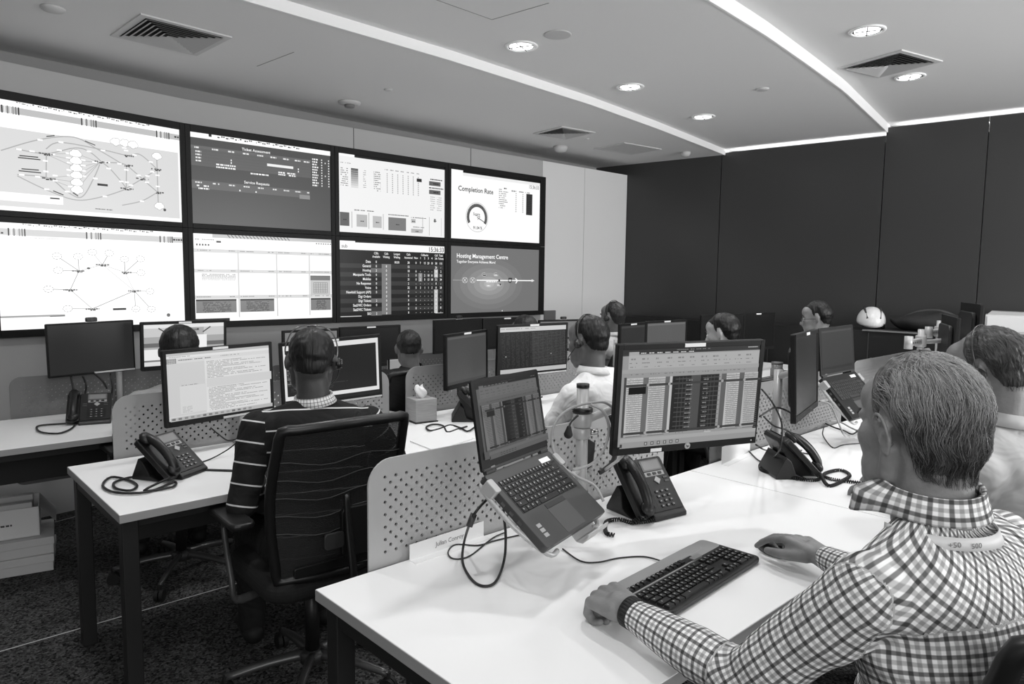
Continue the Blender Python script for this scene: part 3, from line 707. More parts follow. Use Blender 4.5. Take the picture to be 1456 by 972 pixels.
# low cabinets along the dark wall
t = thing('low_cabinet', 'long black low cabinet running along the foot of the dark wall', 'cabinet', (6.3, 0, 0))
MB().prism([(0, -1.0), (0, 5.0), (.22, 5.0), (.40, 2.8), (.9, -1.0)], .0, 1.075, 'z').build('body', mat('black cabinet', 17, .6), t)
MB().prism([(-.01, -1.0), (-.01, 2.35), (.43, 2.35), (.9, -1.0)], 1.0755, 1.087, 'z').build('top', mat('black cabinet top', 24, .45), t)
MB().box(-.014, -.0105, -1.0, 2.35, 1.075, 1.089).build('edge_strip', mat('cabinet edge', 120, .5), t)
for y in (4.1, 3.2, 2.3, 1.4, .5): MB().box(-.004, -.001, y - .003, y + .003, .05, 1.06).build('door_gap', mat('door gap', 60, .5), t)
# ------------------------------------------------------------------ monitors, laptops
def sheet_app(c, dim=1.0, cols=True):
    """spreadsheet with dark middle columns"""
    H = c.H; G = lambda g: int(g * dim)
    c.rect(0, 0, 160, H, G(150)); c.rect(0, 0, 160, H * .05, G(48)); c.rect(7, H * .025, 18, H * .065, G(165)); c.rect(7, H * .06, 160, H * .2, G(172))
    c.rect(0, H * .05, 7, H * .065, G(60))
    for k in range(7): c.scribble(20 + k * 9, H * .035, 6, 1, G(210), k, 1)
    c.scribble(60, H * .012, 40, .9, G(120), 3); c.scribble(145, H * .012, 12, 1, G(180), 9)
    for k in range(11): c.scribble(8 + k * 13.5, H * .09, 7, 1.6, G(130), k, .6); c.scribble(8 + k * 13.5, H * .135, 9, .8, G(110), k + 5, .6); c.scribble(9 + k * 13.5, H * .175, 6, .7, G(110), k)
    c.rect(0, H * .2, 160, H * .24, G(160)); c.scribble(10, H * .25, 140, .8, G(110), 1, .5)
    c.rect(3, H * .28, 5.5, H * .9, G(70)); top, bot = .29, .885
    for x0, x1, g in ((6, 24, 190), (24, 30, 105), (30, 49, 185), (49, 54, 100), (54, 57, 190), (57, 79, 38), (79, 90, 78), (90, 112, 38), (112, 115, 150), (115, 121, 95), (121, 137, 188), (137, 143, 95), (143, 160, 180)):
        c.rect(x0, H * top, x1, H * bot, G(g))
    for j in range(27):
        y = H * (top + .02 + (bot - top) * j / 27)
        for x0, x1 in ((6, 24), (30, 49), (121, 137), (143, 160)): c.rect(x0, y, x1, y + .55, G(105)); c.scribble(x0 + 1, y - 1.1, (x1 - x0) * .75, .5, G(130), j, .6)
    for j in range(12):
        y = H * (top + .02 + (bot - top) * j / 12)
        for x0, x1 in ((58, 79), (90, 111)): c.rect(x0, y, x1, y + .5, G(95))
        c.scribble(71, y + 1.4, 7, 1, G(150), j, .9); c.scribble(91, y + 1.4, 6, 1, G(150), j, .9)
    for x in (62, 66, 70, 95, 99, 103): c.rect(x, H * top, x + .4, H * bot, G(85))
    for y in (.345, .84):
        c.rect(3, H * y, 160, H * (y + .022), G(62))
        for x in (27, 51, 113, 140): c.disc(x, H * (y + .011), 1.5, G(160), 1)
    c.rect(6, H * .372, 25, H * .445, G(10))
    c.rect(0, H * .9, 160, H * .94, G(165)); c.rect(96, H * .885, 104, H * .9, G(180)); c.rect(0, H * .94, 160, H, G(150)); c.rect(0, H * .955, 2.4, H * .99, G(60))
    for k in range(6): c.rect(27 + k * 7.2, H * .95, 30.5 + k * 7.2, H * .985, G(75)); c.rect(27.8 + k * 7.2, H * .957, 29.7 + k * 7.2, H * .978, G(170))
def doc_app(c):
    H = c.H; c.rect(0, 0, 160, H, 214); c.rect(0, 0, 160, H * .04, 190); c.rect(0, H * .04, 160, H * .075, 226); c.scribble(4, H * .05, 30, .9, 140, 1)
    c.rect(0, H * .075, 14, H * .17, 140); c.grid(2, H * .085, 12, H * .16, 4, 3, .5, 200); c.scribble(17, H * .10, 48, 1.2, 90, 2, .9); c.scribble(80, H * .09, 30, .9, 130, 5)
    c.rect(0, H * .15, 55, H * .94, 205); c.rect(55, H * .13, 160, H * .94, 222)
    for j in range(34): c.scribble(58, H * (.16 + j * .0225), (60, 95, 40, 75, 88, 25)[j % 6], .85, 125, j, .85)
    c.rect(55, H * .42, 160, H * .55, 208)
    c.scribble(16, H * .475, 26, .9, 120, 4); c.rect(15, H * .49, 54, H * .9, 214)
    for j in range(5): c.scribble(18, H * (.80 + j * .02), 14, .7, 160, j)
    c.rect(0, H * .945, 160, H, 182)
    for k in range(14): c.rect(2 + k * 9, H * .955, 7 + k * 9, H * .985, 110 + 12 * (k % 5))
def term_app(c):
    H = c.H; c.rect(0, 0, 160, H, 228); c.rect(4, H * .085, 156, H * .875, 34); c.rect(0, H * .02, 26, H * .07, 236)
    for j in range(22):
        for x in (5, 12, 19): c.scribble(x, H * (.13 + j * .026), 5.5, 1.4, 90 + 30 * (j % 3), j + x, .85)
    for j in range(3): c.scribble(10, H * (.74 + .025 * j), 70, .8, 80, j)
    c.scribble(60, H * .71, 45, .7, 90, 3); c.rect(0, H * .94, 160, H, 30)
def table_app(c):
    H = c.H; c.rect(0, 0, 160, H, 30); c.rect(0, 0, 160, H * .10, 205); c.scribble(3, H * .03, 80, 1.5, 150, 2)
    for j in range(26):
        y = H * (.13 + j * .029); c.rect(75, y, 158, y + .9, 88)
        for x in range(4, 160, 11): c.scribble(x, y + .1, 8, 1.0, 66 if x < 75 else 50, j * 13 + x, .6)
    c.disc(12, H * .63, 1.2, 180); c.disc(120, H * .63, 1.2, 180); c.rect(0, H * .91, 160, H, 190)
def plain_app(g0=84, g1=92):
    def d(c):
        H = c.H; c.rect(0, 0, 160, H, g0); c.rect(3, 2, 157, H * .06, g1 + 12); c.rect(0, H * .94, 160, H, g0 - 14)
        for j in range(18): c.scribble(40, H * (.12 + j * .043), 60, .8, g1 + 6, j, .4)
    return d
def photo_app(c):
    H = c.H; c.rect(0, 0, 160, H, 176); c.rect(0, 0, 160, H * .09, 235)
    for x0 in (0, 118):
        c.rect(x0 + (0 if x0 else 0), H * .09, x0 + 42, H * .30, 205); c.rect(x0, H * .30, x0 + 42, H * .45, 170); c.rect(x0, H * .45, x0 + 42, H * .55, 110)
    c.rect(0, H * .60, 30, H * .86, 240); c.rect(36, H * .28, 124, H * .86, 246)
    for s_ in (-1, 1): c.line([(80 + s_ * 36, H * .22), (80 + s_ * 47, H * .13)], 2.2, 60); c.line([(80 + s_ * 47, H * .13), (80 + s_ * 52, H * .09)], 2.6, 80)
    c.rect(52, H * .12, 108, H * .17, 90); c.scribble(54, H * .13, 50, 1.5, 190, 3)
    c.rect(0, H * .9, 160, H, 225); c.rect(0, H * .86, 160, H * .9, 120)
def tiles_app(c):
    H = c.H; c.rect(0, 0, 160, H, 120)
    for j in range(20): c.scribble(6, H * (.06 + j * .045), 140, 1, 140, j, .5)
def off_app(c): c.rect(0, 0, 160, c.H, 22)
def off2_app(c): c.rect(0, 0, 160, c.H, 42)
def monitor(name, label, pos, yaw, tilt, roll, w_, h_, draw, bz=.016, bbot=.026, strip=True, bar=False, logo=False, webcam=False, g_back=16, arm=None, power=True):
    """pos: centre of the front face"""
    t = thing(name, label, 'monitor', mtx=pose(yaw, tilt, roll, pos))
    ax0, ax1, az0, az1 = -w_ / 2 + bz, w_ / 2 - bz, -h_ / 2 + bbot, h_ / 2 - bz
    f = MB()
    out = rrect(-w_ / 2, w_ / 2, -h_ / 2, h_ / 2, .006, 3)
    f.prism(out, .004, .020)
    for q in ((-w_ / 2 + .001, ax0, -h_ / 2 + .001, h_ / 2 - .001), (ax1, w_ / 2 - .001, -h_ / 2 + .001, h_ / 2 - .001), (ax0, ax1, -h_ / 2 + .001, az0), (ax0, ax1, az1, h_ / 2 - .001)):
        f.box(q[0], q[1], 0, .006, q[2], q[3])
    f.build('casing', M_BEZEL, t, bevel=.0012)
    MB().prism(rrect(-w_ * .36, w_ * .36, -h_ * .36, h_ * .34, .03, 4), .020, .042).build('back_cover', mat('monitor back %d' % g_back, g_back, .5), t, bevel=.006)
    c = Canvas(ax1 - ax0, az1 - az0); draw(c); o = c.build('screen', M_SCR, t); o.location = ((ax0 + ax1) / 2, .0035, (az0 + az1) / 2)
    if strip:
        MB().box(-.035, .035, -.002, .0, h_ / 2 - .0135, h_ / 2 - .003).build('name_sticker', M_LABEL, t)
    if bar: MB().box(0.0, w_ / 2 - .004, -.0015, .001, -h_ / 2 + .003, -h_ / 2 + .0125).build('pale_strip', mat('pale strip', 190, .4), t, bevel=.001)
    if logo:
        lg = MB(); lg.cyl((-.0, -.0015, -h_ / 2 + bbot / 2), (0, 0, -h_ / 2 + bbot / 2), .0095, n=28); l = lg.build('maker_badge', mat('badge silver', 170, .35), t)
        def d(c): c.text('hp', 80, c.H * .70, 105, 20, 'C')
        printed('badge_letters', .015, .015, d, l, Matrix.Translation((0, -.0018, -h_ / 2 + bbot / 2)) @ Matrix.Shear('XZ', 4, (.0, 0)) if False else Matrix.Translation((0, -.0018, -h_ / 2 + bbot / 2)))
        MB().box(-.125, -.088, -.001, 0, -h_ / 2 + .004, -h_ / 2 + .014).build('asset_sticker', M_LABEL, t)
        MB().cyl((w_ / 2 - .02, -.001, -h_ / 2 + .012), (w_ / 2 - .02, 0, -h_ / 2 + .012), .002, n=10).build('power_light', M_LABEL, t)
    if webcam:
        wb = MB().box(-.028, .028, -.012, .012, h_ / 2 + .002, h_ / 2 + .026); o2 = wb.build('webcam', M_PLASTIC, t, bevel=.006)
        MB().cyl((0, -.014, h_ / 2 + .014), (0, -.011, h_ / 2 + .014), .007, n=16).build('lens', M_PLASTIC2, o2)
        MB().box(-.03, .03, -.006, .004, h_ / 2, h_ / 2 + .003).build('clip', M_LABEL, o2)
    if arm:
        # short neck from the back cover to a post on the desk's rear edge
        bx = t.matrix_world @ Vector((0, .045, 0)); inv = t.matrix_world.inverted()
        s_ = MB(); px_, py_ = arm; top = Vector((px_, py_, bx.z)); s_.cyl(inv @ bx, inv @ top, .016, n=14); s_.build('arm', M_SILVER, t, True)
        s2 = MB().cyl(inv @ Vector((px_, py_, .73)), inv @ Vector((px_, py_, bx.z + .03)), .0165, n=20); s2.build('post', M_SILVER, t, True)
        MB().cyl(inv @ Vector((px_, py_, .73)), inv @ Vector((px_, py_, .745)), .04, n=24).build('post_base', M_SILVER, t, True)
    return t
monitor('monitor', 'large monitor in the centre showing a spreadsheet with black middle columns', (1.775, 1.131, 1.156), -22.7, 4.9, -.5, .50, .325, sheet_app, logo=True, arm=None)
monitor('monitor', 'monitor at left showing a bright text document, beside the striped man', (1.156, 3.105, 1.02), 7.1, -.7, -.8, .50, .325, doc_app, bar=True, arm=(1.26, 3.155))
monitor('monitor', 'monitor with a black terminal window directly in front of the striped man', (1.688, 3.09, 1.028), -12, 4.5, -3.3, .50, .325, term_app, bar=True, arm=(1.72, 3.16))
monitor('monitor', 'dim grey monitor left of the white-shirted man, above the tissue box', (2.53, 3.08, 1.03), 16, -.3, -1.0, .42, .31, plain_app(74, 80), bar=True, arm=(2.60, 3.16))
monitor('monitor', 'monitor with a dark striped table in front of the man in the white shirt', (3.00, 3.02, 1.06), -4, 1, 0, .56, .315, table_app, bar=True, arm=(3.0, 3.15))
monitor('monitor', 'black switched-off monitor at far left under the ring network display, webcam on top', (.925, 4.33, 1.085), 6, 1, -1, .43, .285, off2_app, strip=False, bar=True, webcam=True, bbot=.012, bz=.008, arm=(1.06, 4.38))
monitor('monitor', 'monitor behind a silhouetted head at left, showing a pale picture with raised arms', (1.37, 4.22, 1.087), 0, 3, 0, .47, .275, photo_app, bar=False, arm=(1.36, 4.38))
monitor('monitor', 'grey monitor with webcam, mostly hidden behind the striped man\'s head', (2.17, 4.25, 1.015), 0, 0, 0, .40, .25, tiles_app, webcam=True, arm=(2.17, 4.38))
monitor('monitor', 'black monitor left of the man with the dark collar', (2.62, 4.25, 1.0), 0, 0, 0, .49, .29, off_app, arm=(2.62, 4.38))
monitor('monitor', 'left one of two black monitors under the grey Centre display, with a webcam', (3.40, 4.25, 1.04), 4, 0, 0, .50, .255, off_app, strip=False, webcam=True, arm=(3.42, 4.38))
monitor('monitor', 'right one of two black monitors under the grey Centre display', (3.91, 4.25, 1.038), -4, 0, 0, .50, .255, off_app, arm=(3.9, 4.38))
monitor('monitor', 'black framed monitor behind the white-shirted man\'s head, webcam on top', (4.53, 4.2, .99), -14, 0, 0, .50, .28, tiles_app, strip=False, webcam=True, arm=(4.5, 4.38))
monitor('monitor', 'small dim monitor at left above the big spreadsheet monitor', (3.93, 2.98, 1.03), 4, 0, 0, .33, .32, plain_app(50, 56), arm=(3.95, 3.15))
monitor('monitor', 'small dim grey monitor above the middle of the big spreadsheet monitor', (4.33, 2.98, 1.035), -3, 0, 0, .48, .32, plain_app(92, 100), arm=(4.35, 3.15))
monitor('monitor', 'black monitor behind the low dark-haired head', (5.15, 3.0, 1.06), -8, 0, 0, .55, .31, off_app, arm=(5.2, 3.15))
monitor('monitor', 'black monitor right of the low dark-haired head, a sticker on its top edge', (5.66, 2.97, 1.055), -6, 0, 0, .50, .32, off_app, arm=(5.7, 3.15))
monitor('monitor', 'monitor seen almost edge-on beside the second laptop', (2.702, 1.202, 1.139), 15.2, -2.8, 1, .50, .325, off2_app, strip=True, arm=None)
# the last desks of the front row: monitors turned edge-on on silver arms
monitor('monitor', 'black monitor turned sideways at right, left of the glossy one', (4.50, 1.20, 1.16), 24, 0, 0, .48, .30, off_app, strip=False)
monitor('monitor', 'glossy black monitor seen edge-on at right, above the man with the headset', (4.86, 1.19, 1.22), 26, 0, 0, .48, .31, off_app, strip=False)
monitor('monitor', 'small switched-on screen in the gap left of the man with the dark collar', (2.66, 3.95, .885), -8, 0, 0, .17, .12, plain_app(150, 160), strip=False, bz=.006, bbot=.006, arm=(2.67, 4.1))

def keys(b_rows, unit, gap, h, t, parent, matk, z, origin, limit=100, legend=True):
    """separate key caps; rows: list of (y, [(x,width)...])"""
    cache = {}; n = 0; rest = MB()
    for y, row in b_rows:
        for x, wd in row:
            n += 1
            if n > limit:
                rest.box(origin[0] + x, origin[0] + x + wd - gap, origin[1] + y, origin[1] + y + h, z, z + t); continue
            k = round(wd, 4)
            if k not in cache:
                q = MB(); a = .0012; W2, H2 = wd - gap, h
                q.add([(0, 0, 0), (W2, 0, 0), (W2, H2, 0), (0, H2, 0), (a, a, t), (W2 - a, a, t), (W2 - a, H2 - a * .6, t), (a, H2 - a * .6, t)],
                      [(3, 2, 1, 0), (4, 5, 6, 7), (0, 1, 5, 4), (1, 2, 6, 5), (2, 3, 7, 6), (3, 0, 4, 7)], 0)
                if legend: q.box(W2 * .28, W2 * .28 + .0035, H2 * .5, H2 * .5 + .004, t, t + .0001, 1)
                o = q.build('key', [matk, mat('key legend', 170, .6)], parent); cache[k] = o
            else:
                o = cache[k].copy(); COL.objects.link(o); o.parent = parent
            o.location = (origin[0] + x, origin[1] + y, z)
    if rest.v:
        o = rest.build('key_rows', matk, parent); o['kind'] = 'stuff'
def laptop(label, hinge, yaw, tilt, fold, roll, draw, w_=.335, d_=.232, g_deck=66, full=True):
    base = pose(yaw, tilt, roll, hinge)
    t = thing('laptop', label, 'laptop', mtx=base)
    # lid, upright in the local frame
    l = MB().prism(rrect(-w_ / 2, w_ / 2, .004, d_, .008, 4), .001, .009).build('lid', M_BEZEL, t, bevel=.001)
    c = Canvas(w_ - .034, d_ - .046); draw(c); o = c.build('screen', emit_cached(.85), l); o.location = (0, .0008, .004 + d_ / 2 + .006)
    MB().box(-w_ / 2 + .006, w_ / 2 - .006, .0000, .0012, .006, .012).build('lid_trim', M_PLASTIC2, l)
    MB().box(-.13, -.112, -.0001, .0009, .010, .014).build('lid_badge', mat('lid badge', 120, .4), l)
    B = Matrix.Rotation(math.radians(fold), 4, 'X')
    # base built lying along -y then turned: local (x, -y, z) -> deck plane
    D = B @ Matrix.Rotation(math.radians(90), 4, 'X')      # deck frame: x right, y away to the hinge, z out of the deck
    d = thing_part = MB().prism(rrect(-w_ / 2, w_ / 2, -d_, 0, .010, 4), -.022, 0, 'z').build('deck', mat('laptop deck %d' % g_deck, g_deck, .42, metal=.2), t, bevel=.0015)
    d.matrix_local = D
    MB().prism(rrect(-.148, .148, -.132, -.034, .003, 2), -.0004, .0003, 'z').build('keyboard_well', M_PLASTIC, d)
    u = .0185; rws = []
    r0 = [(.0 + i * .0163, .0163) for i in range(16)][:16]; rws.append((-.046, [(a + .002, b_) for a, b_ in r0]))
    rws.append((-.064, [(i * u, u) for i in range(13)] + [(13 * u, .045)]))
    rws.append((-.081, [(0, .028)] + [(.028 + i * u, u) for i in range(12)] + [(.028 + 12 * u, .0355)]))
    rws.append((-.098, [(0, .034)] + [(.034 + i * u, u) for i in range(11)] + [(.034 + 11 * u, .048)]))
    rws.append((-.115, [(0, .043)] + [(.043 + i * u, u) for i in range(10)] + [(.043 + 10 * u, .0575)]))
    rws.append((-.131, [(0, .022), (.022, .022), (.044, .022), (.066, .022), (.088, .098), (.186, .022), (.208, .022), (.230, .0175), (.2475, .0175), (.265, .0175)]))
    if full: keys(rws, u, .0028, .0145, .0022, d, M_PLASTIC, .0003, (-.142, 0), 100)
    else:
        b = MB()
        for y, row in rws:
            for x, wd in row: b.box(-.142 + x, -.142 + x + wd - .0028, y, y + .0145, .0003, .0022)
        b.build('keyboard', mat('laptop keys', 40, .5), d)
    MB().prism(rrect(-.052, .05, -.225, -.150, .003, 3), 0, .0004, 'z').build('trackpad', mat('trackpad', 74, .4), d)
    MB().prism(rrect(-.05, .048, -.1495, -.1355, .001, 2), 0, .0010, 'z').build('trackpad_buttons', mat('trackpad buttons', 38, .5), d)
    MB().cyl((.004, -.092, .001), (.004, -.092, .004), .004, n=12).build('pointing_stick', mat('stick', 60, .7), d)
    MB().box(.085, .135, -.031, -.016, 0, .0005).build('asset_sticker', M_LABEL, d)
    st = MB()
    for k in range(3): st.box(-.140, -.122, -.180 - k * .014, -.170 - k * .014, 0, .0004)
    st.build('maker_stickers', mat('silver sticker', 150, .4), d)
    for x in (-w_ / 2 + .03, w_ / 2 - .03): MB().cyl((x - .02, .002, .002), (x + .02, .002, .002), .006, n=14).build('hinge', M_PLASTIC2, t)
    b = MB()
    for k in range(4): b.box(-w_ / 2 - .0006, -w_ / 2 + .002, -.06 - k * .03, -.048 - k * .03, -.016, -.008)
    b.build('side_ports', mat('port metal', 120, .3, metal=.8), d)
    return t, d
_em = {}
def emit_cached(s_):
    if s_ not in _em: _em[s_] = emit_mat('screen %.2f' % s_, s_)
    return _em[s_]
lap, deck = laptop('open grey laptop tilted on a stand in the foreground, its screen showing a spreadsheet', (1.254, 1.314, 1.015), 16.1, -10.5, -41.1, 1.2, lambda c: sheet_app(c, .62))
lap2, deck2 = laptop('second open black laptop at right, in front of the grey-haired man\'s forehead', (3.457, 1.388, 1.049), -4, -5.1, -37.2, -1.3, plain_app(50, 60), g_deck=28, full=False)
def laptop_tray(deckobj, lp, label, pole, full=True):
    bpy.context.view_layer.update()
    M = deckobj.matrix_world.copy()
    t = thing('laptop_tray', label, 'laptop stand', mtx=M)
    MB().prism(rrect(-.13, .13, -.225, -.02, .02, 5), -.0265, -.0235, 'z').build('plate', M_SILVER, t, bevel=.001)
    # front lip curling up over the laptop's front edge and side rails
    pr = [(-.215, -.0265), (-.250, -.030), (-.264, -.020), (-.266, -.004), (-.262, .010), (-.258, .010), (-.261, -.004), (-.259, -.017), (-.248, -.026), (-.215, -.0235)]
    MB().prism(pr, -.005, .118, 'x').build('front_lip', M_SILVER, t, bevel=.0012)
    for s_ in (-1, 1):
        MB().tube([(s_ * .12, -.03, -.027), (s_ * .160, -.01, -.027), (s_ * .176, -.04, -.026), (s_ * .174, -.14, -.027), (s_ * .14, -.236, -.028), (s_ * .10, -.242, -.028)], .0065, 10).build('side_rail', M_SILVER, t, True)
        MB().prism(rrect(s_ * .170 - .012, s_ * .170 + .012, -.058, -.018, .006, 3), -.03, .006, 'z').build('side_clamp', M_SILVER, t, bevel=.002)
    inv = M.inverted(); p = inv @ Vector(pole); n_ = MB().tube([(0, -.10, -.03), (0.0, -.10, -.06), p * .5 + Vector((0, -.06, -.05)), p], .010, 14); n_.build('arm', M_SILVER, t, True)
    return t
laptop_tray(deck, lap, 'silver tray holding the tilted foreground laptop', (1.655, 1.45, .90))
laptop_tray(deck2, lap2, 'silver tray under the second laptop at right', (3.33, 1.50, .93))
# upright silver post with collars between the laptop and the big monitor
t = thing('support_post', 'upright silver post with a black cap between the foreground laptop and the big monitor', 'stand', (1.66, 1.45, .73))
MB().lathe([(.045, 0), (.045, .012), (.022, .016), (.022, .02)], 32).build('base', M_SILVER, t, True)
MB().cyl((0, 0, .012), (0, 0, .425), .0195, n=32).build('pole', M_SILVER, t, True)
MB().cyl((0, 0, .425), (0, 0, .437), .0205, n=32).build('cap', M_PLASTIC, t, True)
for z0, z1, r, mm in ((.30, .345, .030, M_SILVER), (.345, .362, .033, M_PLASTIC), (.262, .298, .027, M_SILVER)): MB().lathe([(r - .003, z0), (r, z0 + .003), (r, z1 - .003), (r - .003, z1)], 32).build('collar', mm, t, True)
MB().cyl((.02, -.012, .282), (.045, -.026, .282), .010, n=18).build('clamp_screw', M_CHROME, t, True)
MB().tube([(.028, 0, .32), (.07, -.05, .35), (.13, -.17, .40), (.155, -.24, .42)], .013, 12).build('monitor_arm', M_SILVER, t, True)
MB().prism([(.0, .15), (.045, .17), (.055, .24), (.02, .26), (.004, .22)], -.012, .012).build('cable_guide', M_PLASTIC, t, bevel=.003)
# stand of the edge-on monitor
t = thing('support_post', 'pale post carrying the edge-on monitor, a bundle of leads at its foot', 'stand', (2.78, 1.36, .73))
MB().lathe([(.04, 0), (.04, .012), (.02, .016)], 28).build('base', M_SILVER, t, True)
MB().cyl((0, 0, .012), (0, 0, .40), .018, n=24).build('pole', M_SILVER, t, True)
MB().tube([(0, 0, .37), (-.02, -.05, .39), (-.062, -.115, .408)], .014, 12).build('monitor_arm', M_SILVER, t, True)
# silver arms at the end of the front row
def arm_stand(x, y, label, zt=.50, reach=((.0, 0), (.05, -.06), (.1, -.14))):
    t = thing('jointed_stand', label, 'stand', (x, y, .73))
    MB().lathe([(.05, 0), (.05, .014), (.022, .018)], 28).build('base', M_SILVER, t, True)
    MB().cyl((0, 0, .012), (0, 0, zt), .018, n=24).build('pole', M_SILVER, t, True)
    MB().lathe([(.026, zt - .10), (.029, zt - .095), (.029, zt - .04), (.026, zt - .035)], 24).build('collar', M_SILVER, t, True)
    b = MB(); b.box(-.20, 0, -.015, .015, zt - .085, zt - .05)
    b.build('upper_arm', M_SILVER, t, bevel=.006)
    MB().cyl((-.20, 0, zt - .10), (-.20, 0, zt - .03), .022, n=20).build('joint', M_SILVER, t, True)
    MB().tube([(.02, 0, zt - .07), (.08, -.04, zt - .07), (.14, -.09, zt - .06)], .013, 12).build('fore_arm', M_SILVER, t, True)
    b = MB()
    for k in range(5): b.cyl((-.17 + k * .03, -.016, zt - .067), (-.17 + k * .03, -.0155, zt - .067), .006, n=12)
    b.build('arm_holes', M_PLASTIC, t)
arm_stand(4.42, 1.33, 'silver jointed monitor arm with round holes behind the grey hair, at right')
arm_stand(4.92, 1.38, 'silver post between the two sideways black monitors at far right', .53)

# ------------------------------------------------------------------ telephones
def coil(path, rc=.0052, rw=.0024, pitch=.0078, n=6, k=5):
    P_ = catmull([Vector(p) for p in path], 14); pts = []; acc = 0; prev = None
    d = [0]
    for a, b_ in zip(P_[:-1], P_[1:]): d.append(d[-1] + (b_ - a).length)
    L = d[-1]; steps = int(L / pitch * 7); j = 0
    for i in range(steps + 1):
        s_ = L * i / steps
        while j < len(d) - 2 and d[j + 1] < s_: j += 1
        f = (s_ - d[j]) / max(d[j + 1] - d[j], 1e-9); p = P_[j].lerp(P_[j + 1], f); t_ = (P_[j + 1] - P_[j]).normalized()
        a = t_.cross(Vector((0, 0, 1)));
        a = a.normalized() if a.length > 1e-3 else Vector((1, 0, 0)); b_ = t_.cross(a); ang = 2 * PI * s_ / pitch
        pts.append(p + (a * math.cos(ang) + b_ * math.sin(ang)) * rc)
    return MB().tube(pts, rw, 5, smooth=1)
def phone(label, pos, yaw, cord, s_=1.0, slope=50, thick_cord=False, handset_yaw=0):
    t = thing('desk_phone', label, 'telephone', pos, yaw)
    # sloping console: side profile in (y, z), user side at -y
    a = math.radians(slope); L = .195
    yb, zb_ = -.075 + L * math.cos(a), .018 + L * math.sin(a)
    prof = [(-.085, .0), (-.085, .014), (-.075, .022), (yb, zb_), (yb + .012, zb_ - .004), (yb + .018, zb_ - .02), (-.02 + .05, .05), (.075, .0)]
    MB().prism(prof, -.045, .098, 'x').build('console', M_PLASTIC, t, bevel=.004)
    foot = MB().prism([(-.03, 0), (.10, 0), (.10, .012), (yb, zb_ * .55), (yb - .02, zb_ * .45), (.02, .02)], -.09, .085, 'x'); foot.build('stand', M_PLASTIC, t, bevel=.003)
    # face frame: origin at the low edge, x right, y up the slope, z out
    F = Matrix.Translation((0, -.075, .022)) @ Matrix.Rotation(a, 4, 'X')
    def on_face(o, parent=t): o.parent = parent; o.matrix_local = F; return o
    on_face(MB().prism(rrect(-.040, .093, .004, .190, .008, 3), .0, .0025, 'z').build('face_plate', mat('phone face', 26, .5), t, bevel=.0008))
    sc = on_face(MB().prism(rrect(-.008, .078, .142, .182, .003, 3), .0025, .0045, 'z').build('display_surround', mat('phone display frame', 95, .4), t))
    MB().box(-.002, .072, .147, .178, .0046, .005).build('display', mat('phone display', 132, .25), sc)
    on_face(MB().prism(rrect(-.006, .078, .124, .140, .002, 2), .0023, .0030, 'z').build('soft_key_strip', mat('phone strip', 150, .4), t))
    for k in range(3): on_face(MB().box(.004 + k * .024, .018 + k * .024, .128, .136, .0025, .0055).build('soft_key', mat('phone soft key', 40, .4), t))
    nav = MB().prism([(.034, .094), (.048, .108), (.034, .122), (.020, .108)], .0025, .0065, 'z'); on_face(nav.build('navigation_pad', mat('silver pad', 165, .35), t, bevel=.001))
    for i in (0, 1):
        for j in range(2): on_face(MB().box(-.030 + i * .094, -.012 + i * .094, .098 + j * .013, .104 + j * .013, .0025, .005).build('line_key', mat('phone line key', 75, .4), t))
    kp = MB().prism(rrect(-.012, .075, .010, .084, .004, 3), .0024, .0028, 'z').build('keypad', M_PLASTIC, t); on_face(kp)
    first = None
    for i in range(3):
        for j in range(4):
            x, y = .002 + i * .023, .016 + j * .0165
            if first is None:
                q = MB().prism(rrect(0, .015, 0, .0095, .003, 2), 0, .003, 'z', 0).box(.005, .010, .0028, .0065, .003, .0031, 1); first = q.build('key', [M_PLASTIC2, mat('key legend', 170, .6)], kp); k = first
            else: k = first.copy(); COL.objects.link(k); k.parent = kp
            k.location = (x, y, .0028)
    # handset along the left side
    H = F @ Matrix.Translation((-.068, .0, .012))
    hs = MB(); hs.tube([(0, .018, .006), (0, .045, .020), (0, .10, .027), (0, .155, .020), (0, .183, .006)], .0165, 14, smooth=4)
    hs.ell((0, .020, .004), (.025, .026, .017), 18, 10); hs.ell((0, .180, .004), (.026, .028, .018), 18, 10)
    o = hs.build('handset', M_PLASTIC, t, True); o.matrix_local = H
    MB().prism(rrect(-.100, -.042, -.002, .195, .010, 3), -.018, .004, 'z').build('cradle', M_PLASTIC, t, bevel=.003).matrix_local = F
    inv = t.matrix_world.inverted() if False else (Matrix.Translation(Vector(pos)) @ Matrix.Rotation(math.radians(yaw), 4, 'Z')).inverted()
    start = F @ Vector((-.068, .0, .006))
    pts = [start] + [inv @ Vector(p) for p in cord]
    (MB().tube(pts, .0045, 8) if thick_cord else coil(pts)).build('cord', M_CABLE, t, True)
    return t
Z = lambda x, y, z=.737: on_z(x, y, z)
phone('black desk phone standing under the big spreadsheet monitor', (1.872, 1.345, .73), -10,
      [Z(898, 742), Z(930, 738, .739), Z(925, 722, .75), Z(905, 742, .738), Z(880, 738), Z(862, 742), Z(862, 757), Z(873, 760)])
phone('black desk phone with a looped cord on the striped man\'s desk', (.845, 2.80, .73), 32,
      [Z(205, 697), Z(245, 692), Z(247, 685), Z(210, 699), Z(165, 700), Z(146, 690), Z(158, 678), Z(182, 682), Z(195, 690), Z(185, 697), Z(165, 694), Z(162, 686), Z(178, 680), Z(188, 678)], slope=42, thick_cord=True)
phone('black desk phone on the far left desk, its cord lying in a loop', (.845, 4.08, .73), -16,
      [Z(108, 602), Z(100, 610), Z(82, 616), Z(58, 614), Z(52, 607), Z(62, 604), Z(90, 602), Z(112, 600), Z(125, 602)], slope=36, thick_cord=True)
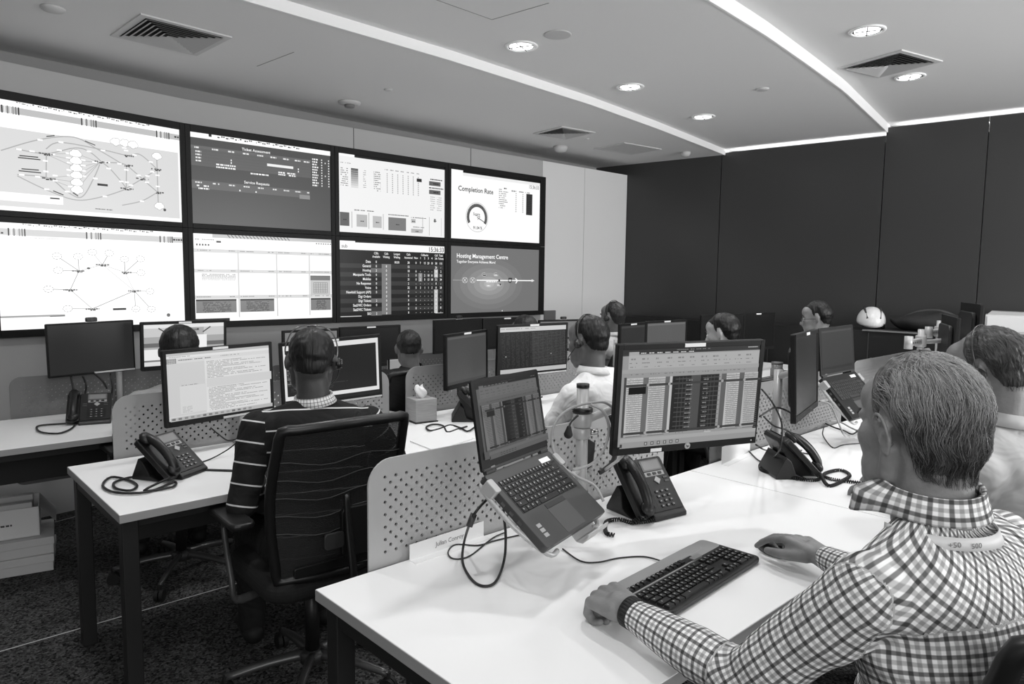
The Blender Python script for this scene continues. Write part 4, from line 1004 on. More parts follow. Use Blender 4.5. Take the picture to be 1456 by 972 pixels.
phone('black desk phone seen from its side behind the tissue box', (2.40, 2.90, .73), 52,
      [Z(668, 612), Z(655, 608), Z(640, 604), Z(626, 609), Z(612, 612), Z(606, 607), Z(616, 603), Z(630, 605), Z(636, 614), Z(650, 610), Z(664, 606)], slope=48, thick_cord=True)
phone('black desk phone seen from behind at right, below the edge-on monitor', (2.70, 1.25, .73), 50,
      [Z(1178, 690), Z(1200, 682), Z(1208, 675), Z(1195, 668), Z(1175, 672), Z(1160, 682), Z(1120, 678), Z(1088, 670), Z(1082, 664), Z(1100, 655), Z(1125, 657), Z(1150, 668), Z(1180, 680), Z(1215, 685), Z(1262, 691)], slope=46)

# ------------------------------------------------------------------ keyboard, mouse, papers
k0 = Vector((1.535, .965, .73))
t = thing('keyboard', 'black and silver keyboard lying on the foreground desk between the man\'s hands', 'keyboard', k0, 3)
W2, Dk = .232, .088
MB().prism(rrect(-W2, W2, -Dk, .084, .02, 5), .004, .018, 'z').build('case', M_PLASTIC, t, bevel=.004)
sb = MB().prism(rrect(-W2 + .002, W2 - .06, .052, .092, .014, 5), .004, .020, 'z').build('silver_top_band', mat('keyboard silver', 140, .45), t, bevel=.003)
MB().prism(rrect(W2 - .14, W2 - .002, .028, .092, .018, 5), .004, .0192, 'z').build('silver_corner', mat('keyboard silver', 140, .45), t, bevel=.003)
MB().box(-W2 + .012, W2 - .125, .0225, .0262, .018, .0215).build('bright_strip', mat('keyboard strip', 150, .35), t)
MB().box(-W2 + .01, W2 - .01, -.078, .050, .016, .0186).build('key_well', mat('key well', 12, .5), t)
for y in (-.06, .06): 
    for x in (-.19, .19): MB().box(x - .012, x + .012, y - .006, y + .006, 0, .005).build('rubber_foot', M_RUBBER, t)
u = .019; rws = []
rws.append((.044, [(.004 + i * u * 1.06 + (.008 * (i // 4)), u * .95) for i in range(12)]))
for j, (yy) in enumerate((.010, -.009, -.028, -.047, -.066)):
    nav_ = [(.293 + i * u, u) for i in range(3)] if j in (0, 1) else ([(.293 + u, u)] if j == 3 else ([(.293 + i * u, u) for i in range(3)] if j == 4 else []))
    num = [(.356 + i * u, u) for i in range(4)] if j < 4 else [(.356, 2 * u), (.356 + 2 * u, u), (.356 + 3 * u, u)]
    main = {0: [(i * u, u) for i in range(13)] + [(13 * u, 2 * u)], 1: [(0, 1.5 * u)] + [(1.5 * u + i * u, u) for i in range(12)] + [(13.5 * u, 1.5 * u)],
            2: [(0, 1.8 * u)] + [(1.8 * u + i * u, u) for i in range(11)] + [(12.8 * u, 2.2 * u)], 3: [(0, 2.3 * u)] + [(2.3 * u + i * u, u) for i in range(10)] + [(12.3 * u, 2.7 * u)],
            4: [(0, 1.4 * u), (1.4 * u, 1.1 * u), (2.5 * u, 1.3 * u), (3.8 * u, 6 * u), (9.8 * u, 1.3 * u), (11.1 * u, 1.1 * u), (12.2 * u, 1.1 * u), (13.3 * u, 1.7 * u)]}[j]
    rws.append((yy, main + nav_ + num))
keys(rws[::-1], u, .0028, .0155, .0062, t, mat('key cap', 20, .42), .018, (-W2 + .013, -.010), 100)
lb = MB().box(.06, .105, .020, .036, .0255, .0265); lb.build('clear_sticker', mat('key sticker', 120, .3), t)
t = thing('computer_mouse', 'black mouse under the right hand, right of the keyboard', 'mouse', (1.868, .905, .73), -22)
mm = MB().ell((0, 0, .006), (.031, .056, .030), 26, 14); mm.v = [(x, y, max(z, .001)) for x, y, z in mm.v]
mm.build('shell', M_PLASTIC, t, True)
MB().box(-.0005, .0005, .012, .055, .0, .035).build('button_gap', M_PLASTIC2, t) if False else None
MB().cyl((-.004, .028, .027), (.004, .028, .027), .006, n=18).build('wheel', M_PLASTIC2, t, True)

def name_card(label, p, q, h, lean=0, text=None):
    d = (q - p); L = d.length; yaw = math.atan2(d.y, d.x)
    t = thing('name_card', label, 'name card', mtx=Matrix.Translation(p) @ Matrix.Rotation(yaw, 4, 'Z'))
    MB().box(0, L, 0, .0012, 0, h).build('card', M_PAPER, t)
    MB().box(0, L, -.03, 0, 0, .0012).build('fold', M_PAPER, t)
    if text:
        printed('writing', L * .55, h * .6, lambda c: c.text(text, 80, c.H * .75, 20, 135, 'C'), t, Matrix.Translation((L * .52, -.0004, h * .52)))
name_card('white name card propped against the perforated divider, left of the laptop cable', Vector((1.058, 1.53, .73)), Vector((1.33, 1.54, .73)), .045, text='Julian Conroy')
name_card('white paper card standing on the desk edge under the right side of the big monitor', Vector((2.60, 1.50, .73)), Vector((2.90, 1.535, .73)), .075)
# tissue box
t = thing('tissue_box', 'wooden tissue box with a white tissue sticking out', 'tissue box', (2.165, 3.02, .73), -8)
MB().box(-.068, .068, -.062, .062, 0, .006).build('tray', M_PLASTIC, t, bevel=.002)
MB().box(-.062, .062, -.057, .057, .006, .125).build('box', mat('pale wood', 150, .6, noise_scale=14, noise_amt=.12, stretch=(1, 1, 9)), t, bevel=.003)
ti = MB(); n = 22
for j in range(7):
    for k in range(n):
        a = 2 * PI * k / n; r = .018 + .013 * math.sin(j / 6 * PI) + .007 * math.sin(3 * a + j); ti.v.append((r * math.cos(a) - .012 * j / 6, r * math.sin(a) * .6, .122 + .011 * j + .010 * math.sin(2 * a + 1) * j / 6))
for j in range(6):
    for k in range(n): ti.f.append((j * n + k, j * n + (k + 1) % n, (j + 1) * n + (k + 1) % n, (j + 1) * n + k)); ti.mi.append(0)
ti.f.append(tuple(range(6 * n, 7 * n))); ti.mi.append(0)
ti.build('tissue', M_PAPER, t, True)
def paper(label, corners, z=.7302, th=.001, name='paper_sheet', cat='paper', mm=None):
    pts = [on_z(x, y, z) for x, y in corners]; c = sum(pts, Vector()) / 4
    o = MB().prism([tuple((p - c).xy) for p in pts], 0, th, 'z').build(name, mm or M_PAPER); o.location = c; return tag(o, label, cat)
paper('thin white notepad on the desk in front of the tissue box', ((583, 628), (618, 642), (672, 625), (640, 604)), .730, .006, 'notepad', 'notepad')
paper('white sheet on the desk right of the striped man\'s shoulder', ((530, 592), (560, 596), (578, 588), (548, 583)))
# jar of pens on the far desk
t = thing('pen_jar', 'small glass jar with things in it on the far desk, beyond the big monitor', 'jar', on_z(1104, 541, .73), 0)
MB().lathe([(.045, 0), (.048, .01), (.048, .09), (.04, .10), (.042, .13), (.036, .13), (.036, .01), (.001, .008)], 28).build('jar', mat('jar glass', 120, .15), t, True)
MB().lathe([(.044, .13), (.044, .145), (.001, .147)], 28).build('lid', mat('jar lid', 100, .4), t, True)
for k, (x0, y0, g) in enumerate(((1090, 545, 60), (1114, 543, 90), (1122, 540, 50))):
    p = on_z(x0, y0, .73); o = MB().box(-.05, .05, -.035, .035, 0, .03 + .02 * k).build('small_box', mat('box %d' % g, g, .7), None, bevel=.003); o.location = p; o.rotation_euler = (0, 0, .4 * k)
    tag(o, ['dark small box left of the pen jar on the far desk', 'grey small box right of the pen jar on the far desk', 'taller black small box at the right edge of the far desk'][k], 'box')
# ------------------------------------------------------------------ helmet, bag and paper box on the low cabinets
hp = Vector((6.50, 2.36, 1.087)); t = thing('helmet', 'white cycling helmet on the black low cabinet beside the man with glasses', 'helmet', hp, 30)
b = MB(); b.ell((0, 0, .06), (.14, .115, .13), 28, 16); b.v = [(x, y, max(z, .03 + .02 * math.cos(x * 20))) for x, y, z in b.v]; b.build('shell', mat('helmet white', 215, .3), t, True)
for k in (-1, 0, 1): MB().tube([(-.12, k * .05, .09), (-.05, k * .062, .165), (.03, k * .062, .178), (.11, k * .05, .12)], .010, 8, flat=.5).build('vent_slot', mat('helmet dark', 60, .5), t, True)
MB().tube([(-.10, -.09, .04), (-.02, -.10, .0), (.06, -.09, .008), (.11, -.06, .04)], .006, 8).build('strap', M_RUBBER, t, True)
bg = MB(); bg.ell((0, 0, .07), (.30, .17, .085), 36, 18)
bg.v = [(x * (1 + .10 * noise.noise(Vector((x * 9, y * 9, z * 9)))), y * (1 + .18 * noise.noise(Vector((x * 7, y * 7, z * 7 + 3)))), max(.0, z + .03 * noise.noise(Vector((x * 8, y * 8, 5))))) for x, y, z in bg.v]
t = thing('soft_bag', 'dark crumpled soft bag lying on the low cabinet right of the helmet', 'bag', (6.62, 1.93, 1.087), -80)
bg.build('body', mat('bag fabric', 36, .8, bump=.6, bump_scale=60), t, True)
MB().tube([(-.22, .02, .10), (-.08, .05, .165), (.08, .03, .17), (.22, 0, .11)], .012, 8, flat=.4).build('strap', mat('bag strap', 62, .6), t, True)
t = thing('paper_box', 'white open box of papers on the low cabinet at far right', 'box', (6.92, 1.40, 1.087), -78)
MB().box(-.20, .20, -.12, .12, 0, .15).build('box', mat('box white', 214, .6), t, bevel=.004)
MB().box(-.185, .185, -.128, -.121, .02, .135).build('front_sheet', M_PAPER, t)
MB().prism([(-.19, .15), (.12, .15), (.10, .175), (-.16, .18)], -.09, .08).build('papers', mat('paper grey', 175, .7), t)
# ------------------------------------------------------------------ cartons under the far left desk
cb = mat('brown carton', 190, .8, noise_scale=5, noise_amt=.06); cb2 = mat('pale carton', 208, .8)
def carton(label, x, y, z, w_, d_, h_, yaw, open_=False, g=cb):
    t = thing('carton', label, 'carton', (x, y, z), yaw)
    if not open_:
        MB().box(-w_ / 2, w_ / 2, -d_ / 2, d_ / 2, 0, h_ * .62).build('body', g, t, bevel=.002)
        MB().box(-w_ / 2 - .004, w_ / 2 + .004, -d_ / 2 - .004, d_ / 2 + .004, h_ * .55, h_).build('lid', g, t, bevel=.002)
        printed('printed_marks', .10, .05, lambda c: (c.scribble(20, 10, 110, 18, 50, 3, 1), c.scribble(30, 45, 80, 12, 60, 4, 1)), t, Matrix.Translation((-w_ * .1, -d_ / 2 - .0045, h_ * .75)))
        MB().prism(rrect(w_ * .18, w_ * .36, -.01, .012, .01), h_, h_ + .0012, 'z').build('grip_hole', M_RUBBER, t)
    else:
        b = MB(); b.box(-w_ / 2, w_ / 2, -d_ / 2, -d_ / 2 + .004, 0, h_); b.box(-w_ / 2, w_ / 2, d_ / 2 - .004, d_ / 2, 0, h_); b.box(-w_ / 2, -w_ / 2 + .004, -d_ / 2, d_ / 2, 0, h_); b.box(w_ / 2 - .004, w_ / 2, -d_ / 2, d_ / 2, 0, h_); b.box(-w_ / 2, w_ / 2, -d_ / 2, d_ / 2, 0, .004)
        b.build('body', g, t)
        MB().add([(w_ / 2, -d_ / 2, h_), (w_ / 2, d_ / 2, h_), (w_ / 2 + .07, d_ / 2, h_ - .09), (w_ / 2 + .07, -d_ / 2, h_ - .09)], [(0, 1, 2, 3)]).build('side_flap', cb2, t)
        for k in range(5):
            MB().box(-w_ * .42, w_ * .42, -d_ * .42 + k * .05, -d_ * .42 + k * .05 + .03, .01, h_ + .02 - .01 * (k % 3)).build('paper_bundle', mat('bundle %d' % (k % 3), (185, 160, 200)[k % 3], .7), t)
        printed('printed_marks', .18, .06, lambda c: (c.scribble(5, 5, 70, 8, 80, 1, 1), c.scribble(80, 25, 60, 8, 60, 2, 1)), t, Matrix.Translation((0, -d_ / 2 - .0005, h_ * .5)))
cx = Vector((.52, 4.20, 0))
carton('lower flat carton on the floor under the far left desk', .48, 4.26, 0, .42, .30, .085, -12)
carton('upper flat carton under the far left desk, on top of the lower one', .48, 4.265, .086, .42, .30, .085, -10)
carton('open carton of papers, topmost of the stack under the far left desk', .46, 4.29, .172, .36, .26, .15, -10, True, cb2)

# ------------------------------------------------------------------ cables 
def cable(label, pts, r=.003, m=M_CABLE, name='cable', cat='cable', group=None, n=8):
    o = MB().tube(pts, r, n, smooth=6).build(name, m, None, True); return tag(o, label, cat, group)
dp = lambda x, y, d: at_d(x, y, d)
cable('thick black cable looping from the laptop down over the desk', [dp(705, 700, 1.80), dp(690, 712, 1.78), dp(672, 735, 1.76), Z(660, 770, .76), Z(658, 800, .735), Z(672, 825, .734), Z(690, 833, .734), Z(706, 825, .735), Z(717, 795, .74), dp(719, 760, 1.86), dp(716, 725, 1.86), dp(722, 712, 1.84)], .0036)
tag(MB().cyl(dp(674, 730, 1.765), dp(667, 748, 1.76), .0085, n=16).build('cable_adapter', M_PLASTIC2, None, True), 'small black barrel on the looping laptop cable', 'cable adapter')
cable('thin black cable lying in a loop below the name card', [Z(720, 756, .736), Z(700, 765, .734), Z(668, 790, .733), Z(645, 794, .733), Z(637, 785, .733), Z(648, 774, .733), Z(680, 775, .733), Z(705, 768, .733), Z(740, 760, .733)], .0022)
cable('thin black keyboard cable running from under the laptop to the keyboard', [Z(800, 780, .733), Z(825, 797, .733), Z(850, 799, .733), Z(880, 793, .733), Z(915, 791, .733), Z(940, 797, .736)], .0022)
cable('pale thick cable looping in a big ring around the silver post', [dp(860, 668, 2.06), dp(890, 640, 2.08), dp(886, 600, 2.10), dp(866, 575, 2.10), dp(845, 572, 2.08), dp(812, 580, 2.07), dp(790, 600, 2.05), dp(785, 630, 2.04), dp(797, 660, 2.02), dp(822, 678, 2.0), dp(845, 690, 2.0), dp(858, 712, 2.0)], .0042, M_CABLEG)
cable('second pale cable ring closely around the silver post', [dp(840, 575, 2.02), dp(858, 585, 2.02), dp(866, 610, 2.03), dp(858, 640, 2.03), dp(840, 660, 2.03), dp(815, 668, 2.03)], .0042, M_CABLEG)
cable('black cable hanging behind the silver post', [dp(868, 590, 2.16), dp(876, 620, 2.16), dp(872, 655, 2.14), dp(852, 672, 2.12)], .0075)
cable('black plug and lead hanging left of the silver post', [dp(822, 590, 2.04), dp(812, 600, 2.03), dp(808, 612, 2.02), dp(810, 618, 2.02)], .003)
tag(MB().cap(dp(809, 608, 2.02), .007, dp(808, 617, 2.02), .013).build('power_plug', M_RUBBER, None, True), 'black rounded plug dangling beside the silver post', 'plug')
for k, pts in enumerate(([dp(1083, 553, 2.5), dp(1100, 575, 2.55), dp(1112, 605, 2.6), dp(1108, 640, 2.6), Z(1095, 652, .75), Z(1080, 655, .735), Z(1064, 640, .735)],
                         [dp(1080, 592, 2.5), dp(1100, 580, 2.55), dp(1115, 582, 2.6), dp(1132, 592, 2.7)],
                         [dp(1086, 592, 2.55), dp(1100, 605, 2.6), dp(1120, 612, 2.65), dp(1135, 625, 2.7), dp(1150, 640, 2.7)],
                         [dp(1075, 632, 2.3), Z(1090, 640, .74), Z(1120, 641, .735), Z(1150, 645, .735)],
                         [Z(1086, 650, .735), Z(1110, 648, .735), Z(1125, 643, .738), Z(1140, 640, .74)])):
    cable(['black cable hanging in a long curve right of the big monitor', 'black cable arching from the big monitor to the edge-on monitor', 'black cable crossing the perforated divider to the phone at right', 'black cable lying behind the phone at right', 'short black cable lying on the desk left of the phone at right'][k], pts, .0032)
for k, pts in enumerate(([dp(1165, 570, 2.9), dp(1180, 575, 2.9), dp(1190, 595, 2.88), dp(1200, 618, 2.86), Z(1208, 622, .74)],
                         [Z(1170, 600, .745), Z(1185, 607, .74), Z(1200, 612, .738), Z(1212, 617, .74), Z(1222, 610, .745)],
                         [Z(1172, 606, .745), Z(1170, 618, .735), Z(1184, 636, .733), Z(1200, 632, .733), Z(1235, 629, .733)],
                         [Z(1180, 598, .76), Z(1195, 600, .755), Z(1210, 608, .75), Z(1222, 612, .75), Z(1230, 605, .75)])):
    cable(['white cable hanging below the second laptop', 'dark cable in the tangle under the second laptop', 'thin black cable curling over the desk beside the grey-haired man', 'pale cable in the tangle under the second laptop'][k], pts, (.0035, .004, .0025, .004)[k], M_CABLEG if k in (0, 3) else M_CABLE)
cable('black cable drooping under the document monitor', [dp(300, 608, 2.95), dp(312, 618, 2.92), dp(325, 626, 2.92), dp(342, 622, 2.9)], .003)
cable('thin cable from the phone to the divider at left', [Z(275, 660, .735), Z(300, 652, .735), Z(325, 638, .76), dp(344, 622, 2.95)], .0028)
tag(MB().tube([Z(276, 667, .735), Z(300, 668, .734), Z(335, 669, .734)], .006, 8, flat=.5).build('monitor_cable', M_CABLE, None, True), 'flat black cable lying on the desk between the phone and the striped sleeve', 'cable')
for k, (x0, y0, x1, y1) in enumerate(((101, 535, 104, 588), (118, 535, 121, 560), (133, 530, 152, 552), (157, 531, 157, 570))):
    cable(['black cable hanging from the far left monitor into the phone', 'second black cable hanging behind the far left phone', 'slanting black cable below the far left monitor', 'straight black cable hanging left of the silver post in the back row'][k], [on_y(x0, y0, 4.30), on_y((x0 + x1) / 2 + 3, (y0 + y1) / 2, 4.26), on_y(x1, y1, 4.28)], .005)
# ------------------------------------------------------------------ office chairs (face local +y)
def mesh_fabric():
    m = bpy.data.materials.new('chair mesh'); m.use_nodes = True; nt = m.node_tree; b = nt.nodes['Principled BSDF']
    c = lin(24); b.inputs['Base Color'].default_value = (c, c, c, 1); b.inputs['Roughness'].default_value = .7
    tc = nt.nodes.new('ShaderNodeTexCoord'); w_ = nt.nodes.new('ShaderNodeTexWave'); w_.bands_direction = 'Z'; w_.inputs['Scale'].default_value = 60; w_.inputs['Distortion'].default_value = .3
    nt.links.new(tc.outputs['Object'], w_.inputs['Vector'])
    nt.links.new(math_node(nt, 'ADD', math_node(nt, 'MULTIPLY', w_.outputs['Fac'], .16), .86), b.inputs['Alpha'])
    return m
M_MESH = mesh_fabric()
M_BRACKET = mat('grey chair bracket', 58, .4)
def chair(label, loc, yaw, group=None, back_h=1.03, seat_h=.46, detail=True):
    t = thing('office_chair', label, 'office chair', loc, yaw, group)
    def bp(u, v):        # back surface: u -1..1 across, v 0..1 up
        z = seat_h + .04 + v * (back_h - seat_h - .04); wd = .20 + .03 * math.sin(v * PI * .8)
        y = -.235 - .10 * v + .03 * math.sin(v * PI) + .045 * u * u - .0
        return Vector((u * wd, y, z + (.012 * (1 - u * u) if v > .95 else 0)))
    n = 14; b = MB(); N1 = n + 1
    b.v = [tuple(bp(-1 + 2 * i / n, j / n)) for j in range(N1) for i in range(N1)]
    b.f = [(j * N1 + i, j * N1 + i + 1, (j + 1) * N1 + i + 1, (j + 1) * N1 + i) for j in range(n) for i in range(n)]; b.mi = [0] * len(b.f)
    b.build('mesh_back', M_MESH, t, True)
    loop = [bp(-1, j / 10) for j in range(11)] + [bp(-1 + 2 * i / 10, 1) for i in range(1, 10)] + [bp(1, 1 - j / 10) for j in range(11)] + [bp(1 - 2 * i / 10, 0) for i in range(1, 10)]
    MB().tube(loop, .017, 10, closed=True, smooth=2).build('back_frame', M_PLASTIC, t, True)
    if detail:
        for k in range(5): MB().tube([bp(u_ / 5, .30 + k * .12) + Vector((0, -.004, .01 * math.sin(u_))) for u_ in range(-5, 6)], .0022, 5, smooth=1).build('mesh_seam', mat('seam grey', 44, .6), t)
        lp = MB().prism(rrect(-.075, .075, -.07, .10, .02, 4), -.018, 0); l = lp.build('lumbar_housing', M_PLASTIC, t, bevel=.004); l.location = (0.06, -.262, seat_h + .17)
        MB().prism(rrect(-.04, .03, -.028, .028, .012, 4), -.026, -.016).build('lumbar_handle', M_PLASTIC2, l, bevel=.003).location = (-.10, 0, 0)
        MB().prism(rrect(-.17, .17, 0, .035, .008), -.010, 0).build('lower_bar', M_PLASTIC, t, bevel=.003).location = (0, -.245, seat_h + .06)
    MB().prism(rrect(-.24, .24, -.24, .24, .09, 6), -.035, .035, 'z').build('seat', M_FABRIC, t, bevel=.03, seg=4).location = (0, .0, seat_h)
    s_ = MB(); s_.box(-.10, .10, -.12, .12, seat_h - .09, seat_h - .035); s_.box(-.035, .035, -.28, -.08, seat_h - .085, seat_h - .05)
    s_.build('mechanism', M_PLASTIC, t, bevel=.008)
    MB().tube([(0, -.26, seat_h - .07), (0, -.33, seat_h + .02), (0, -.30, seat_h + .20), (0, -.285, seat_h + .32)], (.030, .018), 12, flat=.5).build('back_spine', M_PLASTIC, t, True)
    for s in (-1, 1):
        a = MB().tube([(s * .20, -.02, seat_h - .055), (s * .285, -.04, seat_h - .05), (s * .295, -.03, seat_h + .02), (s * .29, .05, seat_h + .17), (s * .285, .03, seat_h + .195)], .016, 10, flat=.6).build('arm_bracket', M_BRACKET, t, True)
        p_ = MB().prism(rrect(-.042, .042, -.13, .13, .03, 5), -.012, .014, 'z').build('armrest', M_PLASTIC, t, bevel=.010, seg=3); p_.location = (s * .275, .02, seat_h + .215)
    MB().cyl((0, 0, .11), (0, 0, seat_h - .08), .026, n=20).build('gas_lift', M_PLASTIC, t, True)
    MB().lathe([(.028, .075), (.045, .08), (.048, .115), (.03, .125)], 24).build('hub', M_PLASTIC2, t, True)
    for k in range(5):
        a = math.radians(18 + 72 * k); c_, s2 = math.cos(a), math.sin(a)
        MB().tube([(c_ * .03, s2 * .03, .108), (c_ * .16, s2 * .16, .098), (c_ * .30, s2 * .30, .072)], (.021, .013), 10, flat=.7).build('base_spoke', mat('chair base', 74, .3, metal=.4), t, True)
        cs = MB(); cc = Vector((c_ * .30, s2 * .30, .028)); ax = Vector((-s2, c_, 0))
        for q in (-1, 1): cs.cyl(cc + ax * (q * .011 - .008), cc + ax * (q * .011 + .008), .028, n=20)
        cs.cyl(cc + Vector((0, 0, .02)), cc + Vector((0, 0, .05)), .010, n=12)
        cs.build('caster', M_RUBBER, t, False)
    return t
chair('black mesh-backed office chair of the man in the striped jumper', (1.165, 2.31, 0), -3, back_h=1.015)
chair('black office chair of the checked-shirt man, its back showing at the lower right corner', (1.445, .300, 0), -35, back_h=1.02, detail=False)
chair('black office chair of the grey-haired man at the right edge', (2.62, .30, 0), -10, back_h=.98, detail=False)
chair('office chair of the man in the white shirt', (2.62, 2.15, 0), -4, back_h=.95, detail=False)
chair('black office chair left of the tissue box, behind the man in the black jacket', (2.36, 3.60, 0), 2, back_h=.945, detail=False)
chair('office chair under the left desk, only its chrome feet showing', (1.12, 3.60, 0), 0, back_h=.93, detail=False)
for p_, y_, lb in (((4.33, 3.58, 0), 0, 'office chair of the headset wearer by the white wall'), ((3.97, 2.25, 0), 0, 'office chair of the man whose head just clears the big monitor'), ((5.22, 2.25, 0), 0, 'office chair of the man with glasses near the dark wall'), ((3.35, 3.58, 0), 0, 'office chair hidden behind the white-shirted man\'s monitors')):
    chair(lb, p_, y_, back_h=.92, detail=False)

# ------------------------------------------------------------------ people
def organic(name, mb, voxel, mats, parent=None, smooth_it=3, factor=.5):
    me = bpy.data.meshes.new('tmp'); me.from_pydata(mb.v, [], mb.f); me.update()
    o = bpy.data.objects.new('tmp', me); COL.objects.link(o)
    r = o.modifiers.new('r', 'REMESH'); r.mode = 'VOXEL'; r.voxel_size = voxel; r.use_smooth_shade = True
    if smooth_it: s = o.modifiers.new('s', 'SMOOTH'); s.factor = factor; s.iterations = smooth_it
    dg = bpy.context.evaluated_depsgraph_get(); nm = bpy.data.meshes.new_from_object(o.evaluated_get(dg))
    bpy.data.objects.remove(o); bpy.data.meshes.remove(me)
    nm.name = name; nm.materials.clear()
    for q in (mats if isinstance(mats, (list, tuple)) else [mats]): nm.materials.append(q)
    nm.polygons.foreach_set('use_smooth', [True] * len(nm.polygons))
    o = bpy.data.objects.new(name, nm); COL.objects.link(o)
    if parent: o.parent = parent
    return o
def get_co(me): a = np.empty(len(me.vertices) * 3); me.vertices.foreach_get('co', a); return a.reshape(-1, 3)
def get_no(me): a = np.empty(len(me.vertices) * 3, dtype=np.float32); me.vertices.foreach_get('normal', a); return a.reshape(-1, 3)
def set_co(me, a): me.vertices.foreach_set('co', a.ravel()); me.update()
def vattr(me, name, arr):
    at = me.attributes.new(name, 'FLOAT_VECTOR', 'POINT'); at.data.foreach_set('vector', np.ascontiguousarray(arr, dtype=np.float32).ravel())

def skin_mat(name, g):
    m = bpy.data.materials.new(name); m.use_nodes = True; nt = m.node_tree; N = nt.nodes; L = nt.links; b = N['Principled BSDF']
    c = lin(g); tc = N.new('ShaderNodeTexCoord'); n = N.new('ShaderNodeTexNoise'); n.inputs['Scale'].default_value = 28; n.inputs['Detail'].default_value = 5
    L.new(tc.outputs['Object'], n.inputs['Vector'])
    r = N.new('ShaderNodeMapRange'); r.inputs[1].default_value = .3; r.inputs[2].default_value = .7; r.inputs[3].default_value = c * .86; r.inputs[4].default_value = c * 1.12
    L.new(n.outputs['Fac'], r.inputs[0]); L.new(r.outputs[0], b.inputs['Base Color'])
    b.inputs['Roughness'].default_value = .5; b.inputs['Subsurface Weight'].default_value = .0
    n2 = N.new('ShaderNodeTexNoise'); n2.inputs['Scale'].default_value = 320; n2.inputs['Detail'].default_value = 3; L.new(tc.outputs['Object'], n2.inputs['Vector'])
    n3 = N.new('ShaderNodeTexVoronoi'); n3.inputs['Scale'].default_value = 120; L.new(tc.outputs['Object'], n3.inputs['Vector'])
    ad = math_node(nt, 'ADD', n2.outputs['Fac'], math_node(nt, 'MULTIPLY', n3.outputs['Distance'], .6))
    bp = N.new('ShaderNodeBump'); bp.inputs['Strength'].default_value = .35; bp.inputs['Distance'].default_value = .0012; L.new(ad, bp.inputs['Height']); L.new(bp.outputs[0], b.inputs['Normal'])
    return m
def hair_mat(name, g, g2):
    m = bpy.data.materials.new(name); m.use_nodes = True; nt = m.node_tree; N = nt.nodes; L = nt.links; b = N['Principled BSDF']
    tc = N.new('ShaderNodeAttribute'); tc.attribute_name = 'flow'
    n = N.new('ShaderNodeTexNoise'); n.inputs['Scale'].default_value = 1.0; n.inputs['Detail'].default_value = 3; L.new(tc.outputs['Vector'], n.inputs['Vector'])
    r = N.new('ShaderNodeMapRange'); r.inputs[1].default_value = .32; r.inputs[2].default_value = .68; r.inputs[3].default_value = lin(g); r.inputs[4].default_value = lin(g2)
    L.new(n.outputs['Fac'], r.inputs[0]); L.new(r.outputs[0], b.inputs['Base Color']); b.inputs['Roughness'].default_value = .45; b.inputs['Specular IOR Level'].default_value = .35
    bp = N.new('ShaderNodeBump'); bp.inputs['Strength'].default_value = .7; bp.inputs['Distance'].default_value = .003; L.new(n.outputs['Fac'], bp.inputs['Height']); L.new(bp.outputs[0], b.inputs['Normal'])
    return m
def cloth_mat(name, kind, g, g2=0, period=.0128, rough=.8):
    m = bpy.data.materials.new(name); m.use_nodes = True; nt = m.node_tree; N = nt.nodes; L = nt.links; b = N['Principled BSDF']
    b.inputs['Roughness'].default_value = rough; b.inputs['Specular IOR Level'].default_value = .25
    a = N.new('ShaderNodeAttribute'); a.attribute_name = 'pat'; sp = N.new('ShaderNodeSeparateXYZ'); L.new(a.outputs['Vector'], sp.inputs[0])
    M = lambda op, p, q=None, s=None: math_node(nt, op, p, q, s)
    seam = M('LESS_THAN', M('ABSOLUTE', M('SUBTRACT', M('FRACT', M('ADD', sp.outputs[2], .5)), .5)), .03)
    if kind == 'check':
        def band(c):
            f = M('FRACT', M('DIVIDE', M('ADD', c, 10 * period), period)); d = M('ABSOLUTE', M('SUBTRACT', f, .5))
            mr = N.new('ShaderNodeMapRange'); mr.inputs[1].default_value = .20; mr.inputs[2].default_value = .31; mr.inputs[3].default_value = 0; mr.inputs[4].default_value = 1; L.new(d, mr.inputs[0])
            odd = M('GREATER_THAN', M('FRACT', M('DIVIDE', M('ADD', c, 10 * period), 2 * period)), .5); dark = M('ADD', M('MULTIPLY', odd, g2 * 1.0), g2 * .72)
            return M('ADD', M('MULTIPLY', mr.outputs[0], M('SUBTRACT', 1, dark)), dark)
        q_ = M('MULTIPLY', band(sp.outputs[0]), band(sp.outputs[1])); q_ = M('ADD', M('MULTIPLY', M('SUBTRACT', q_, .5), seam), .5); v = M('MULTIPLY', q_, lin(g)); L.new(v, b.inputs['Base Color'])
    elif kind == 'stripe':
        f = M('FRACT', M('DIVIDE', M('ADD', sp.outputs[1], 10 * period + .02), period)); v = M('ADD', M('MULTIPLY', M('MULTIPLY', M('LESS_THAN', f, .075), seam), lin(g2) - lin(g)), lin(g)); L.new(v, b.inputs['Base Color'])
    else:
        c = lin(g); b.inputs['Base Color'].default_value = (c, c, c, 1)
    tc = N.new('ShaderNodeTexCoord'); n = N.new('ShaderNodeTexNoise'); n.inputs['Scale'].default_value = 9; n.inputs['Detail'].default_value = 2; n.inputs['Distortion'].default_value = 1.2; L.new(tc.outputs['Object'], n.inputs['Vector'])
    bp = N.new('ShaderNodeBump'); bp.inputs['Strength'].default_value = .6; bp.inputs['Distance'].default_value = .03; L.new(n.outputs['Fac'], bp.inputs['Height']); L.new(bp.outputs[0], b.inputs['Normal'])
    return m

